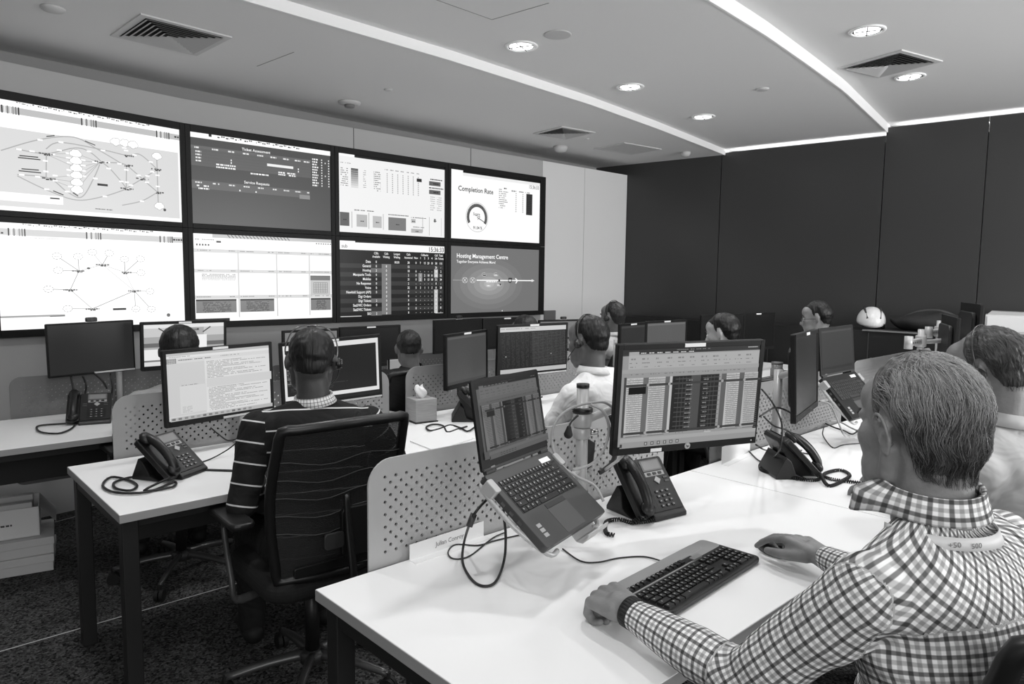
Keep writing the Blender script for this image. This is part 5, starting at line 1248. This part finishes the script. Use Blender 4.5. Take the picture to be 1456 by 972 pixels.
def head_shapes(b, H, s=1.0, nose=1.0, brow=1.0, fine=False):
    """H: 4x4 head frame (x right, y forward, z up)"""
    E = lambda c, r: b.ell(Vector(c) * s, [q * s for q in r], 26, 18, M=H)
    Cp = lambda p, a, q, c: b.cap(Vector(p) * s, a * s, Vector(q) * s, c * s, 14, M=H)
    E((0, -.012, .036), (.0765, .097, .084)); E((0, .028, -.02), (.064, .064, .088)); E((0, -.04, -.01), (.062, .062, .07))
    for q in (-1, 1):
        Cp((q * .060, -.002, -.030), .016, (q * .054, .012, -.072), .016); Cp((q * .054, .012, -.072), .016, (q * .018, .070, -.106), .015)
        E((q * .040, .056, -.030), (.022, .022, .024)); Cp((q * .046, .070, .026), .010 * brow, (q * .012, .086, .022), .010 * brow)
        E((q * .030, .066, -.075), (.025, .022, .030)); E((q * .041, .044, -.062), (.024, .036, .036)); E((q * .047, .052, -.012), (.020, .028, .030))
        # ear: shell, rim, lobe
        if fine:
            Hh = H @ Matrix.Translation((q * .0795 * s, -.012 * s, -.004 * s)) @ Matrix.Rotation(q * math.radians(10), 4, 'Z') @ Matrix.Rotation(math.radians(-12), 4, 'X') @ Matrix.Scale(1.02, 4)
            b.ell((0, -.002, .0), (.0045, .014, .026), 18, 12, M=Hh)
            rim = [(0, .010, -.020), (q * .002, .012, -.004), (q * .004, .015, .014), (q * .009, .008, .030), (q * .013, -.006, .035), (q * .014, -.018, .028), (q * .012, -.022, .012), (q * .008, -.018, -.006), (q * .004, -.010, -.020)]
            pr = catmull([Vector(p) * s for p in rim], 3)
            for i in range(len(pr) - 1): b.cap(pr[i], .0042, pr[i + 1], .0042, 8, M=Hh)
            b.cap(Vector((q * .005, .004, -.012)), .004, Vector((q * .007, -.006, .004)), .004, 8, M=Hh)
            b.ell((q * .003, .0, -.026), (.0055, .009, .009), 14, 10, M=Hh)
        else:
            Hh = H @ Matrix.Translation((q * .078 * s, -.010 * s, -.002 * s)) @ Matrix.Rotation(q * math.radians(25), 4, 'Z')
            b.ell((q * .004, -.004, .004), (.009, .018, .031), 16, 12, M=Hh)
    E((0, .078, -.100), (.022, .018, .018)); E((0, .05, .055), (.058, .045, .045))
    Cp((0, .086, .012), .008 * nose, (0, .108, -.030), .0115 * nose)
    for q in (-1, 1): E((q * .012, .095, -.034), (.009, .012, .008))
    Cp((-.019, .080, -.062), .0062, (0, .091, -.059), .0066); Cp((.019, .080, -.062), .0062, (0, .091, -.059), .0066); Cp((-.015, .080, -.072), .0068, (.015, .080, -.072), .0068); E((0, .082, -.067), (.018, .012, .010))

def hand_shapes(b, W, F, N, thumb, curl, s=1.0, spread=.10, thumb_dir=None):
    """W wrist, F towards the knuckles, N out of the back of the hand, thumb +1/-1 side of F x N"""
    F = F.normalized(); N = (N - F * N.dot(F)).normalized(); Sd = F.cross(N).normalized() * thumb
    pt = lambda f, sd, n: W + (F * f + Sd * sd + N * n) * s
    b.cap(W - F * .01, .026 * s, pt(.03, .0, .0), .024 * s)
    for sd, k in ((.030, .086), (.010, .092), (-.010, .088), (-.029, .078)):
        b.cap(pt(.015, sd * .55, .0), .0185 * s, pt(k - .008, sd, .002), .0125 * s)
    b.cap(pt(.03, .020, -.006), .017 * s, pt(.062, .030, -.006), .013 * s)
    lens = ((.030, .086, .042, .026, .021), (.010, .092, .046, .029, .022), (-.010, .088, .043, .027, .021), (-.029, .078, .034, .020, .019))
    for i, (sd, k, l1, l2, l3) in enumerate(lens):
        base = pt(k, sd, .002); cur = curl[i] if hasattr(curl[0], '__len__') else curl
        d = (F + Sd * (sd * spread / .03)).normalized(); ang = 0; p = base; r = .0098 * s
        for l, a in zip((l1, l2, l3), cur):
            ang += math.radians(a); dd = d * math.cos(ang) - N * math.sin(ang); q = p + dd * l * s; b.cap(p, r, q, r * .9, 12); p = q; r *= .9
    td = thumb_dir or (.55, .65, -.25)
    p0 = pt(.022, .024, -.008); p1 = p0 + (F * td[0] + Sd * td[1] + N * td[2]).normalized() * .040 * s; p2 = p1 + (F * (td[0] + .5) + Sd * td[1] * .55 + N * (td[2] - .05)).normalized() * .032 * s
    p3 = p2 + (F * (td[0] + .8) + Sd * td[1] * .1 + N * (td[2] - .1)).normalized() * .026 * s
    b.cap(p0, .017 * s, p1, .0125 * s); b.cap(p1, .0125 * s, p2, .011 * s); b.cap(p2, .011 * s, p3, .0085 * s)

HAIR_A = [0, 30, 50, 60, 68, 75, 81, 94, 101, 109, 124, 180]
def hairline(front, nape): return [front, front + 3, front - 4, 26, 2, -8, 11, 10, -6, -32, nape + 2, nape]
def smooth01(x, a, b): t = np.clip((x - a) / (b - a), 0, 1); return t * t * (3 - 2 * t)
def scalp(body, H, s):
    """distance from the middle of the skull to the skin in any direction"""
    from mathutils.bvhtree import BVHTree
    me = body.data; bvh = BVHTree.FromPolygons([v.co for v in me.vertices], [tuple(p.vertices) for p in me.polygons])
    R3 = H.to_3x3(); o = H @ (Vector((0, -.012, .03)) * s)
    def f(d):
        hit = bvh.ray_cast(o, (R3 @ Vector(tuple(float(q) for q in d))).normalized())
        return (hit[3] / s) if hit[3] else .08
    return f
def hair_cap(name, H, s, mt, parent, surf, thick=.010, nape=-50, front=46, rough=.002, res=(120, 80), seed=0):
    """cap of hair grown from the skull by direction"""
    nu, nv = res; c0 = np.array([0, -.012, .03]); vs = []; fl = []
    for j in range(nv + 1):
        el = math.radians(90 - 163 * j / nv)
        for k in range(nu):
            az = 2 * PI * k / nu - PI       # 0 = face
            d = np.array([math.sin(az) * math.cos(el), math.cos(az) * math.cos(el), math.sin(el)])
            R_ = surf(d)
            a = abs(math.degrees(az)); e = math.degrees(el)
            line = np.interp(a, HAIR_A, hairline(front, nape)) + 2.5 * noise.noise(Vector((az * 9, seed, 0)))
            msk = float(smooth01(np.array(e), line - 2, line + 4))
            P3 = Vector((d * 26).tolist())
            th = thick * (1 + .35 * math.sin(max(0, e) * PI / 180)) * (.22 + .78 * float(smooth01(np.array(e), line, line + 45)))
            n1 = noise.noise(Vector((az * 14 + seed, el * 3.0, seed))) * rough * 1.2 + noise.noise(P3 * .25 + Vector((seed, 0, 0))) * rough
            n1 *= min(1, th / thick + .1)
            rr = (R_ + th + n1) * msk + (R_ - .005) * (1 - msk)
            p = c0 + d * rr
            vs.append(tuple((H @ (Vector(p.tolist()) * s)))); fl.append((az * 16, el * 2.6, e * .01))
    b = MB(); b.v = vs
    for j in range(nv):
        for k in range(nu): b.f.append((j * nu + k, (j + 1) * nu + k, (j + 1) * nu + (k + 1) % nu, j * nu + (k + 1) % nu)); b.mi.append(0)
    o = b.build(name, mt, parent, True); vattr(o.data, 'flow', np.array(fl))
    return o
def strands(H, s, parent, mt, count, length, surf, thick=.008, front=46, nape=-36, rad=.00032, seed=1, flow=None):
    r = np.random.default_rng(seed); c0 = np.array([0, -.012, .03])
    cu = bpy.data.curves.new('hair_strands', 'CURVE'); cu.dimensions = '3D'; cu.bevel_depth = rad; cu.bevel_resolution = 0; cu.resolution_u = 1
    for q_ in mt: cu.materials.append(q_)
    def line_at(d): return np.interp(abs(math.degrees(math.atan2(d[0], d[1]))), HAIR_A, hairline(front, nape))
    made = 0
    while made < count:
        az = r.uniform(-PI, PI); el = math.asin(r.uniform(-.82, 1)); e = math.degrees(el)
        d = np.array([math.sin(az) * math.cos(el), math.cos(az) * math.cos(el), math.sin(el)])
        if e < line_at(d) + 3: continue
        made += 1
        pts = []; L = length * r.uniform(.6, 1.15) * (1 if e > 0 else .6); jit = r.normal(0, .20, 3)
        edge = float(smooth01(np.array(e), line_at(d), line_at(d) + 45)); tk = thick * (.25 + .75 * edge)
        p = c0 + d * (surf(d) + tk * .5)
        for k in range(7):
            dd = p - c0; dd = dd / np.linalg.norm(dd)
            if math.degrees(math.asin(dd[2])) < line_at(dd) - 3: break
            lift = tk * (.85 + .55 * math.sin(k / 6 * PI) * r.uniform(.7, 1.2)) + .0010 * abs(r.normal())
            q = c0 + dd * (surf(dd) + lift); pts.append(H @ (Vector(q.tolist()) * s))
            lk = noise.noise_vector(Vector((dd * 3.2).tolist()) + Vector((seed, 0, 0))); fl = flow(dd) + jit + .85 * np.array(lk); fl = fl - dd * (fl @ dd); fl /= np.linalg.norm(fl) + 1e-9
            p = q + fl * L / 6
        if len(pts) < 3: continue
        sp = cu.splines.new('POLY'); sp.points.add(len(pts) - 1); sp.material_index = int(np.clip((e + 55) / 130 * len(mt) + r.normal(0, .8), 0, len(mt) - 1))
        for i, q in enumerate(pts): sp.points[i].co = (*q, 1); sp.points[i].radius = 1 - .6 * i / 6
    o = bpy.data.objects.new('hair_strands', cu); COL.objects.link(o); o.parent = parent; o['kind'] = 'stuff'
    return o

def person(label, pelvis, yaw, head, hyaw, hpitch=0, hroll=0, hs=1.0, skin=118, hair=(12, 40), shirt=('plain', 200), trousers=30, elbows=None, wrists=None, hands=None, voxel=.008, fine=False,
           hair_kw=None, sleeve_end=1.0, shoulder=.175, eyes=False, legs=True, bulk=1.0, collar=None, lean_fwd=0.0, wrinkle=.003, neck_r=.056, cut=None):
    name = 'person'
    px_, py_, pz = pelvis; t = thing(name, label, 'person', (px_, py_, 0), 0)
    T = Matrix.Translation((-px_, -py_, 0))             # everything below is given in room coordinates
    hd = Vector(head); HR = Matrix.Rotation(math.radians(hyaw), 4, 'Z') @ Matrix.Rotation(math.radians(-hpitch), 4, 'X') @ Matrix.Rotation(math.radians(hroll), 4, 'Y')
    H = T @ Matrix.Translation(hd) @ HR
    pel = T @ Vector(pelvis); hd = T @ hd
    yw = math.radians(yaw); fwd = Vector((-math.sin(yw), math.cos(yw), 0)); rgt = Vector((math.cos(yw), math.sin(yw), 0))
    nb = hd + Vector((0, 0, -.150 * hs)) - fwd * .035        # base of the neck
    up = (nb - pel); Ls = up.length; up.normalize(); fw2 = (fwd - up * fwd.dot(up)).normalized(); rg = fw2.cross(up)
    tp = lambda x, y, s_: pel + rg * x + fw2 * y + up * (s_ * Ls)
    RT = Matrix((rg, fw2, up)).transposed()
    k = bulk
    sh = [tp(-shoulder, lean_fwd, .865), tp(shoulder, lean_fwd, .865)]     # left, right
    D_el = [tp(-.25, .16, .42), tp(.25, .16, .42)]; D_wr = [tp(-.17, .40, .40), tp(.17, .40, .40)]
    el = [(T @ Vector(e)) if e is not None else d for e, d in zip(elbows or (None, None), D_el)]
    wr = [(T @ Vector(e)) if e is not None else d for e, d in zip(wrists or (None, None), D_wr)]
    hip = [pel + rgt * -.095 + Vector((0, 0, -.02)), pel + rgt * .095 + Vector((0, 0, -.02))]
    knee = [h + fwd * .42 + rgt * q * .05 + Vector((0, 0, -.02)) for h, q in zip(hip, (-1, 1))]
    ank = [Vector((q.x, q.y, .09)) + fwd * .02 for q in knee]
    def torso(b, g):
        b.ell(tp(0, 0, .70), [(.150 + g) * k, (.108 + g) * k, .17 + g], 30, 20, R=RT); b.ell(tp(0, .012, .36), [(.145 + g) * k, (.118 + g) * k, .19 + g], 30, 20, R=RT)
        b.ell(tp(0, -.01, .05), [(.160 + g) * k, (.125 + g) * k, .13 + g], 30, 20, R=RT)
        b.cap(tp(-.10, -.02, .83), (.068 + g) * k, tp(.10, -.02, .83), (.068 + g) * k, 20)
        for q in (-1, 1):
            b.cap(tp(0, -.005, .97), .052 + g, tp(q * .13, -.005, .905), .047 + g, 18); b.cap(tp(q * .10, 0, .80), .075 + g, sh[0 if q < 0 else 1], .055 + g, 18)
    def arm(b, i, g, f=1.0):
        b.cap(sh[i], .054 + g, el[i], .041 + g, 18)
        e2 = el[i].lerp(wr[i], f); b.cap(el[i], .042 + g, el[i].lerp(wr[i], min(f, .35)), .043 + g * .9, 18); b.cap(el[i].lerp(wr[i], min(f, .35)), .043 + g * .9, e2, .043 + (.027 - .043) * f + g * .55, 18)
    # ---- body: one continuous skin
    b = MB(); head_shapes(b, H, hs, fine=fine)
    b.cap(H @ Vector((0, -.028, -.045)), neck_r * hs, nb + up * -.0, (neck_r + .003) * hs, 22)
    torso(b, -.012); 
    for i in (0, 1):
        arm(b, i, -.004); sd = 1 if i == 0 else -1
        hv = (wr[i] - el[i]).normalized()
        hk = (hands or (None, None))[i] or {}
        Fh = Vector(hk.get('F', hv)); Nh = Vector(hk.get('N', (0, 0, 1))); hand_shapes(b, wr[i], Fh, Nh, (1 if i == 0 else -1), hk.get('curl', (28, 30, 20)), hk.get('s', 1.0), hk.get('spread', .10), hk.get('thumb'))
    if legs:
        for h, kn, an in zip(hip, knee, ank):
            b.cap(h, .072, kn, .052); b.cap(kn, .052, an, .036); b.cap(an, .036, an + fwd * .14 + Vector((0, 0, -.045)), .030)
    body = organic('body', b, voxel, skin_mat('skin ' + label[:24], skin), t, 3 if not fine else 5)
    # ---- shirt
    kind, g = shirt[0], shirt[1]
    b = MB(); torso(b, .006); 
    for i in (0, 1): arm(b, i, .010, sleeve_end)
    cm = cloth_mat('cloth ' + label[:24], kind, g, shirt[2] if len(shirt) > 2 else 0, shirt[3] if len(shirt) > 3 else .0128)
    so = organic('shirt', b, voxel * (1.0 if not fine else .9), cm, t, 14 if not fine else 16); me = so.data; co = get_co(me)
    # pattern coordinates measured along the cloth of each limb
    bones = [(np.array(tp(0, 0, 0)), np.array(tp(0, 0, .93)), .16 * k)] + [x for i in (0, 1) for x in ((np.array(sh[i]), np.array(el[i]), .055), (np.array(el[i]), np.array(wr[i]), .042))]
    best = np.full(len(co), 1e9); pat = np.zeros((len(co), 3)); arclen = 0
    for bi, (a, c, rr) in enumerate(bones):
        ax = c - a; Lb = np.linalg.norm(ax); ax = ax / Lb; rel = co - a; v = rel @ ax; vc = np.clip(v, 0, Lb); rad = rel - np.outer(vc, ax); dist = np.linalg.norm(rad, axis=1) / rr
        if bi == 0: ux = np.array(rg); uy = -np.array(fw2)
        else: ux = np.cross(ax, np.array([0, 0, 1.0])); ux /= np.linalg.norm(ux) + 1e-9; uy = np.cross(ax, ux)
        if bi == 0:
            # broad cloth panel: x across the back, folded over at the sides
            ang = np.arctan2(rad @ ux, rad @ uy); u_ = ang * .145 * k; vv = rel @ ax
        else: ang = np.arctan2(rad @ ux, -(rad @ uy) if False else rad @ uy); u_ = ang * (rr + .008); vv = v + (0 if bi % 2 else .30)
        if bi in (2, 4): dist = dist * 1.0
        if bi == 0 and kind == 'check':
            yk = (vv > .775 * Ls); u2, v2 = (u_ + vv) * .7071, (vv - u_) * .7071; u_ = np.where(yk, u2, u_); vv = np.where(yk, v2, vv)
        mk = dist < best; best[mk] = dist[mk]; pat[mk] = np.stack([u_, vv, (np.where(yk, 7, 0) if (bi == 0 and kind == 'check') else np.full(len(co), bi))], 1)[mk]
    vattr(me, 'pat', pat)
    # soft folds
    no = get_no(me); amp = np.zeros(len(co))
    joints = [np.array(el[0]), np.array(el[1]), np.array(sh[0]) - [0, 0, .05], np.array(sh[1]) - [0, 0, .05], np.array(tp(0, 0, .15))]
    for i in range(len(co)):
        p = Vector(co[i]); dj = min(np.linalg.norm(co[i] - j) for j in joints); wgt = .45 + 1.3 * math.exp(-(dj / .10) ** 2)
        q = Vector((p.x * 9 + 2 * p.z, p.y * 9, p.z * 16)); amp[i] = (noise.noise(q) * 1.0 + noise.noise(q * 2.3) * .45) * wgt
    set_co(me, co + no * (amp * wrinkle)[:, None])
    if legs or True:
        b = MB(); b.ell(tp(0, -.01, .03), [(.158) * k, (.128) * k, .10], 24, 16, R=RT)
        for h, kn, an in zip(hip, knee, ank): b.cap(h, .088, kn, .066); b.cap(kn, .066, an, .052)
        organic('trousers', b, .012, cloth_mat('trousers ' + label[:20], 'plain', trousers), t, 3)
        for an in ank:
            sb_ = MB(); sb_.cap(an + Vector((0, 0, -.03)) - fwd * .03, .042, an + fwd * .16 + Vector((0, 0, -.05)), .034); sb_.v = [(x, y, max(z, .004)) for x, y, z in sb_.v]; sb_.build('shoe', M_RUBBER, t, True)
    # ---- hair, eyes, brows
    hk = dict(thick=.010, nape=-50, front=46); hk.update(hair_kw or {})
    st = hk.pop('strands', None)
    hm_ = hair_mat('hair ' + label[:24], *hair); sf = scalp(body, H, hs); hair_cap('hair', H, hs, hm_, t, sf, **hk)
    if st: strands(H, hs, t, st['mat'], st['n'], st['len'], sf, hk['thick'], hk['front'], hk['nape'], st.get('rad', .00032), 5, st['flow'])
    for q in (-1, 1):
        e = MB().ell(Vector((q * .031, .0785, .004)) * hs, .0118 * hs, 16, 12, M=H); e.cyl(H @ (Vector((q * .031, .0895, .004)) * hs), H @ (Vector((q * .031, .0905, .004)) * hs), .005 * hs, n=14, mi=1)
        e.build('eye', [mat('eye white', 190, .25), M_RUBBER], t, True)
        MB().tube([H @ (Vector(p) * hs) for p in ((q * .050, .078, .028), (q * .032, .094, .034), (q * .014, .098, .029))], .0032, 6, flat=.6).build('eyebrow', mat('brow %d' % hair[0], max(hair[0], 18), .8), t, True)
    # ---- collar
    if collar:
        cmat = cm if collar.get('same', True) else cloth_mat('collar ' + label[:20], *collar['mat'])
        b = MB(); n = 56; open_ = math.radians(collar.get('open', 34)); rows_ = 5; fold = collar.get('fold', .040); ht = collar.get('h', .045)
        cb_ = nb + up * collar.get('dz', .01); axis = ((H @ Vector((0, -.028, -.06))) - cb_).normalized(); cx_ = axis.cross(-fwd).normalized(); cy_ = axis.cross(cx_).normalized()
        R0 = collar.get('r', .064); vs = []; pt_ = []
        prof = [(R0 + .004, 0), (R0, ht * .6), (R0 + .001, ht), (R0 + .007, ht + .003), (R0 + .013, ht - fold * .5), (R0 + .020, ht - fold)]
        if cx_.dot(rgt) < 0: cx_ = -cx_
        fy = axis.cross(cx_); fy = fy if fy.dot(fwd) > 0 else -fy
        for i in range(n + 1):
            a = open_ + (2 * PI - 2 * open_) * i / n    # 0 = front
            fr = 1 - min(1, abs(PI - a) / PI)             # 0 back .. larger to the front
            for j, (r_, h_) in enumerate(prof):
                near = (1 - abs(a - PI) / PI); drop = 0
                if j == 5: drop = -.022 * math.exp(-((min(a, 2 * PI - a) - open_) / .35) ** 2)
                flare = (collar.get('flare', .0) * math.exp(-((min(a, 2 * PI - a) - open_) / .5) ** 2)) if j >= 4 else 0
                p = cb_ + axis * (h_ + drop) + (fy * math.cos(a) * 1.05 + cx_ * math.sin(a) * .95) * (r_ + flare)
                vs.append(tuple(p)); pt_.append((a * .07, h_ * (1 if j < 3 else -1) + .5, 9))
        m_ = len(prof); b.v = vs
        for i in range(n):
            for j in range(m_ - 1): b.f.append((i * m_ + j, (i + 1) * m_ + j, (i + 1) * m_ + j + 1, i * m_ + j + 1)); b.mi.append(0)
        o = b.build('collar', cmat, t, True); vattr(o.data, 'pat', np.array(pt_)); sd_ = o.modifiers.new('s', 'SOLIDIFY'); sd_.thickness = .002
    t_info = dict(t=t, H=H, T=T, tp=tp, wr=wr, el=el, nb=nb, up=up, fwd=fwd, rgt=rgt, hs=hs, Tinv=Matrix.Translation((px_, py_, 0)))
    return t_info
def headset(info, label, side=-1, g=18, back=False):
    """thin band over the crown with an ear cushion and a microphone boom"""
    Hw = info['Tinv'] @ info['H']; s = info['hs']
    t = thing('headset', label, 'headset', mtx=Hw)
    m = mat('headset black', g, .4); R_ = lambda p: Vector(p) * s
    MB().tube([R_(p) for p in ((side * .088, -.005, .015), (side * .090, -.006, .06), (side * .070, -.008, .112), (side * .03, -.010, .134), (-side * .03, -.010, .134), (-side * .070, -.008, .112), (-side * .090, -.006, .06), (-side * .090, -.005, .03))], .0035, 8, flat=.6).build('band', mat('headset band', 90, .25, metal=.6), t, True)
    MB().tube([R_(p) for p in ((side * .084, -.005, .0), (side * .100, -.005, .0))], .022 * s, 18, smooth=1).build('ear_cushion', m, t, True)
    MB().cyl(R_((side * .100, -.005, 0)), R_((side * .108, -.005, 0)), .016 * s, n=20).build('ear_cap', mat('headset cap', 70, .3, metal=.5), t, True)
    MB().tube([R_(p) for p in ((side * .100, .0, -.01), (side * .090, .05, -.05), (side * .060, .088, -.075), (side * .03, .105, -.075))], .0022, 8).build('boom', m, t, True)
    MB().cap(R_((side * .034, .104, -.075)), .005, R_((side * .022, .108, -.074)), .006).build('microphone', m, t, True)
    return t
def flow_side(d):
    b = np.clip((-d[1] + .1) * 1.3, 0, 1); top = np.clip(d[2], 0, 1)
    return np.array([.25 * top + .1 * np.sign(d[0]) * (1 - top), -1 + .7 * b, -.25 - .95 * b - .35 * (1 - top)])
HS1 = [mat('hair strands %d' % g, g, .4) for g in (40, 76, 116, 150, 178)]; HS2 = [mat('hair strands %d' % g, g, .4) for g in (30, 60, 96)]
P1 = person('man in the foreground in a black and white checked shirt, right hand on the mouse', (1.31, .25, .54), -14, (1.325, .395, 1.245), -27, 8, 0, hs=1.0, skin=126, hair=(40, 118),
            shirt=('check', 240, .34, .0132), elbows=((1.12, .585, .785), (1.66, .45, .80)), wrists=((1.165, .876, .796), (1.790, .735, .790)), voxel=.0042, fine=True,
            hands=(dict(F=(.26, 1, -.06), N=(-.26, -.10, 1), curl=((52, 78, 60), (56, 80, 60), (60, 80, 60), (62, 78, 60)), s=1.2, spread=.14, thumb=(.75, .45, -.30)),
                   dict(F=(.36, .93, .10), N=(.06, -.1, 1), curl=((24, 16, 10), (22, 18, 12), (28, 26, 18), (34, 30, 22)), s=1.15, spread=.12, thumb=(.75, .50, -.30))),
            hair_kw=dict(thick=.012, nape=-56, front=50, rough=.003, res=(220, 130), seed=2, strands=dict(mat=HS1, n=3600, len=.075, flow=flow_side, rad=.00038)),
            collar=dict(h=.046, fold=.040, r=.068, open=40, dz=.022, flare=.035), shoulder=.185, wrinkle=.0058, neck_r=.060, bulk=1.20, sleeve_end=.93)
# pale lanyard band round the collar, wrist strap
c_ = P1['nb'] + P1['Tinv'].translation; upv = P1['up']; fw_, rg_ = P1['fwd'], P1['rgt']
b = MB(); n = 40; vs = []
for i in range(n + 1):
    a = math.radians(75) + math.radians(210) * i / n
    for r_, h_ in ((.0985, -.013), (.0935, .006)): vs.append(tuple(c_ + upv * h_ + (fw_ * math.cos(a) + rg_ * math.sin(a)) * r_))
b.v = vs; b.f = [(2 * i, 2 * i + 2, 2 * i + 3, 2 * i + 1) for i in range(n)]; b.mi = [0] * n
lan = b.build('lanyard', mat('pale lanyard', 205, .6), None, True); lan.modifiers.new('s', 'SOLIDIFY').thickness = .0015
tag(lan, 'pale printed lanyard around the checked collar of the foreground man', 'lanyard')
for ang_, tx in ((222, '+50'), (203, '500')):
    a = math.radians(ang_); d_out = (fw_ * math.cos(a) + rg_ * math.sin(a)); pp = c_ + upv * -.0035 + d_out * .1; xr = upv.cross(d_out).normalized()
    Mx = Matrix((tuple(xr), tuple(-d_out), tuple(upv))).transposed().to_4x4(); Mx.translation = pp
    printed('printed_number', .026, .014, (lambda tx: lambda c: c.text(tx, 80, c.H * .8, 72, 120, 'C'))(tx), lan, Mx)
W_ = Vector(P1['Tinv'].translation) + P1['wr'][0]; E_ = P1['Tinv'].translation + P1['el'][0]; d_ = (E_ - W_).normalized()
wb = thing('wristband', 'black band on the foreground man\'s left wrist', 'wristband', tuple(W_ + d_ * .012), 0)
q = MB(); fr = d_.orthogonal().normalized(); g2 = d_.cross(fr)
ringp = [fr * math.cos(2 * PI * i / 28) * .034 + g2 * math.sin(2 * PI * i / 28) * .034 for i in range(28)]
q.tube([p for p in ringp], .0, 4, closed=True, smooth=1) if False else None
for i in range(28):
    p, p2 = ringp[i], ringp[(i + 1) % 28]; o_ = len(q.v); q.v += [tuple(p - d_ * .011), tuple(p2 - d_ * .011), tuple(p2 + d_ * .011), tuple(p + d_ * .011)]; q.f.append((o_, o_ + 1, o_ + 2, o_ + 3)); q.mi.append(0)
bo = q.build('strap', M_RUBBER, wb, True); bo.modifiers.new('s', 'SOLIDIFY').thickness = .004

P2 = person('man seen from behind in a black jumper with thin white stripes, wearing a headset', (1.17, 2.25, .53), -10, (1.225, 2.405, 1.17), -27, 12, 2, hs=1.03, skin=62, hair=(8, 26),
            shirt=('stripe', 26, 205, .072), elbows=((.935, 2.36, .70), (1.52, 2.28, .76)), wrists=((1.12, 2.62, .77), (1.46, 2.60, .77)), voxel=.0065,
            hair_kw=dict(thick=.007, nape=-46, front=50, seed=4), collar=dict(same=False, mat=('check', 225, .55, .006), h=.040, fold=.030, r=.064, open=35, dz=.002), shoulder=.205, wrinkle=.004, bulk=1.12, neck_r=.055)
headset(P2, 'headset on the man in the striped jumper, its band crossing the right ear', 1)
P3 = person('man in a white shirt with a headset, turned to the dark table monitor', (2.66, 2.05, .53), 0, (2.60, 2.245, 1.185), 8, 8, 0, skin=92, hair=(8, 24), shirt=('plain', 226), voxel=.007,
            elbows=((2.38, 2.28, .77), (2.92, 2.25, .75)), wrists=((2.45, 2.56, .77), (2.82, 2.52, .77)), hair_kw=dict(thick=.010, nape=-46, front=44, seed=6), collar=dict(h=.036, fold=.030, r=.062, dz=.0), wrinkle=.005, bulk=1.05)
headset(P3, 'headset of the man in the white shirt, black ear cup over his left ear', -1)
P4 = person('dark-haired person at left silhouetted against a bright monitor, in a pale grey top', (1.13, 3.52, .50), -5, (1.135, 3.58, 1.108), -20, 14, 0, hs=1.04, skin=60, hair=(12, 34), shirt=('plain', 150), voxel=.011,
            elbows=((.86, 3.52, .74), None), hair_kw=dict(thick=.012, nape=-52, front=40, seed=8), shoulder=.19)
P5 = person('man seen from behind in a black jacket left of the perforated divider and tissue box', (2.42, 3.53, .50), -5, (2.50, 3.62, 1.04), -32, 14, 0, hs=.96, skin=112, hair=(16, 44), shirt=('plain', 30), voxel=.010, hair_kw=dict(thick=.006, nape=-44, front=52, seed=10),
            collar=dict(h=.04, fold=.02, r=.066, dz=.004, open=10), shoulder=.185)
P6 = person('man in a pale shirt with a headset, in profile before the white wall end', (4.38, 3.46, .50), 5, (4.33, 3.49, 1.187), 6, 2, 0, skin=98, hair=(14, 46), shirt=('plain', 205), voxel=.010, hair_kw=dict(thick=.008, seed=12), shoulder=.19, collar=dict(h=.03, fold=.026, r=.062))
headset(P6, 'headset of the man in profile before the white wall', -1)
P7 = person('black-haired man whose forehead and eyes just clear the big monitor', (4.00, 2.15, .50), 5, (3.95, 2.31, 1.155), 12, 10, 0, skin=150, hair=(8, 22), shirt=('plain', 40), voxel=.009, hair_kw=dict(thick=.013, nape=-46, front=32, seed=14))
P8 = person('man with glasses in profile in front of the dark wall', (5.24, 2.10, .50), 10, (5.19, 2.27, 1.215), 22, 6, 0, skin=128, hair=(10, 30), shirt=('plain', 40), voxel=.009, hair_kw=dict(thick=.013, nape=-46, front=38, seed=16))
Hg = P8['Tinv'] @ P8['H']; t = thing('eyeglasses', 'thin framed glasses on the man before the dark wall', 'glasses', mtx=Hg)
for s_ in (-1, 1):
    MB().tube([(s_ * .031 + .021 * math.cos(a), .100, .004 + .016 * math.sin(a)) for a in [2 * PI * i / 14 for i in range(14)]], .0016, 6, closed=True, smooth=1).build('rim', M_RUBBER, t, True)
    MB().tube([(s_ * .053, .098, .008), (s_ * .078, .06, .008), (s_ * .082, -.01, .004)], .0016, 6).build('temple', M_RUBBER, t, True)
MB().tube([(-.011, .101, .006), (0, .106, .009), (.011, .101, .006)], .0016, 6).build('bridge', M_RUBBER, t, True)
P9 = person('person of whom only the dark crown shows above the white-shirted man\'s monitor', (3.36, 3.48, .50), 0, (3.38, 3.50, 1.105), 0, 10, 0, hs=1.0, skin=80, hair=(14, 36), shirt=('plain', 60), voxel=.012, hair_kw=dict(thick=.010, nape=-56, seed=18))
P10 = person('grey-haired man at the right edge in a pale shirt, wearing a headset', (2.52, .34, .53), -6, (2.45, .555, 1.235), -4, 15, -3, hs=1.02, skin=110, hair=(28, 84), shirt=('plain', 172), voxel=.006, fine=False,
             elbows=((2.36, .56, .78), (2.90, .60, .78)), wrists=((2.55, .86, .775), (2.85, .88, .775)), hair_kw=dict(thick=.009, nape=-50, front=62, rough=.003, res=(180, 110), seed=20, strands=dict(mat=HS2, n=1100, len=.05, flow=flow_side, rad=.00045)),
             collar=dict(h=.034, fold=.034, r=.066, open=36), shoulder=.20, wrinkle=.004, bulk=1.12, neck_r=.062)
headset(P10, 'headset with a thin metal band on the grey-haired man at right', -1)
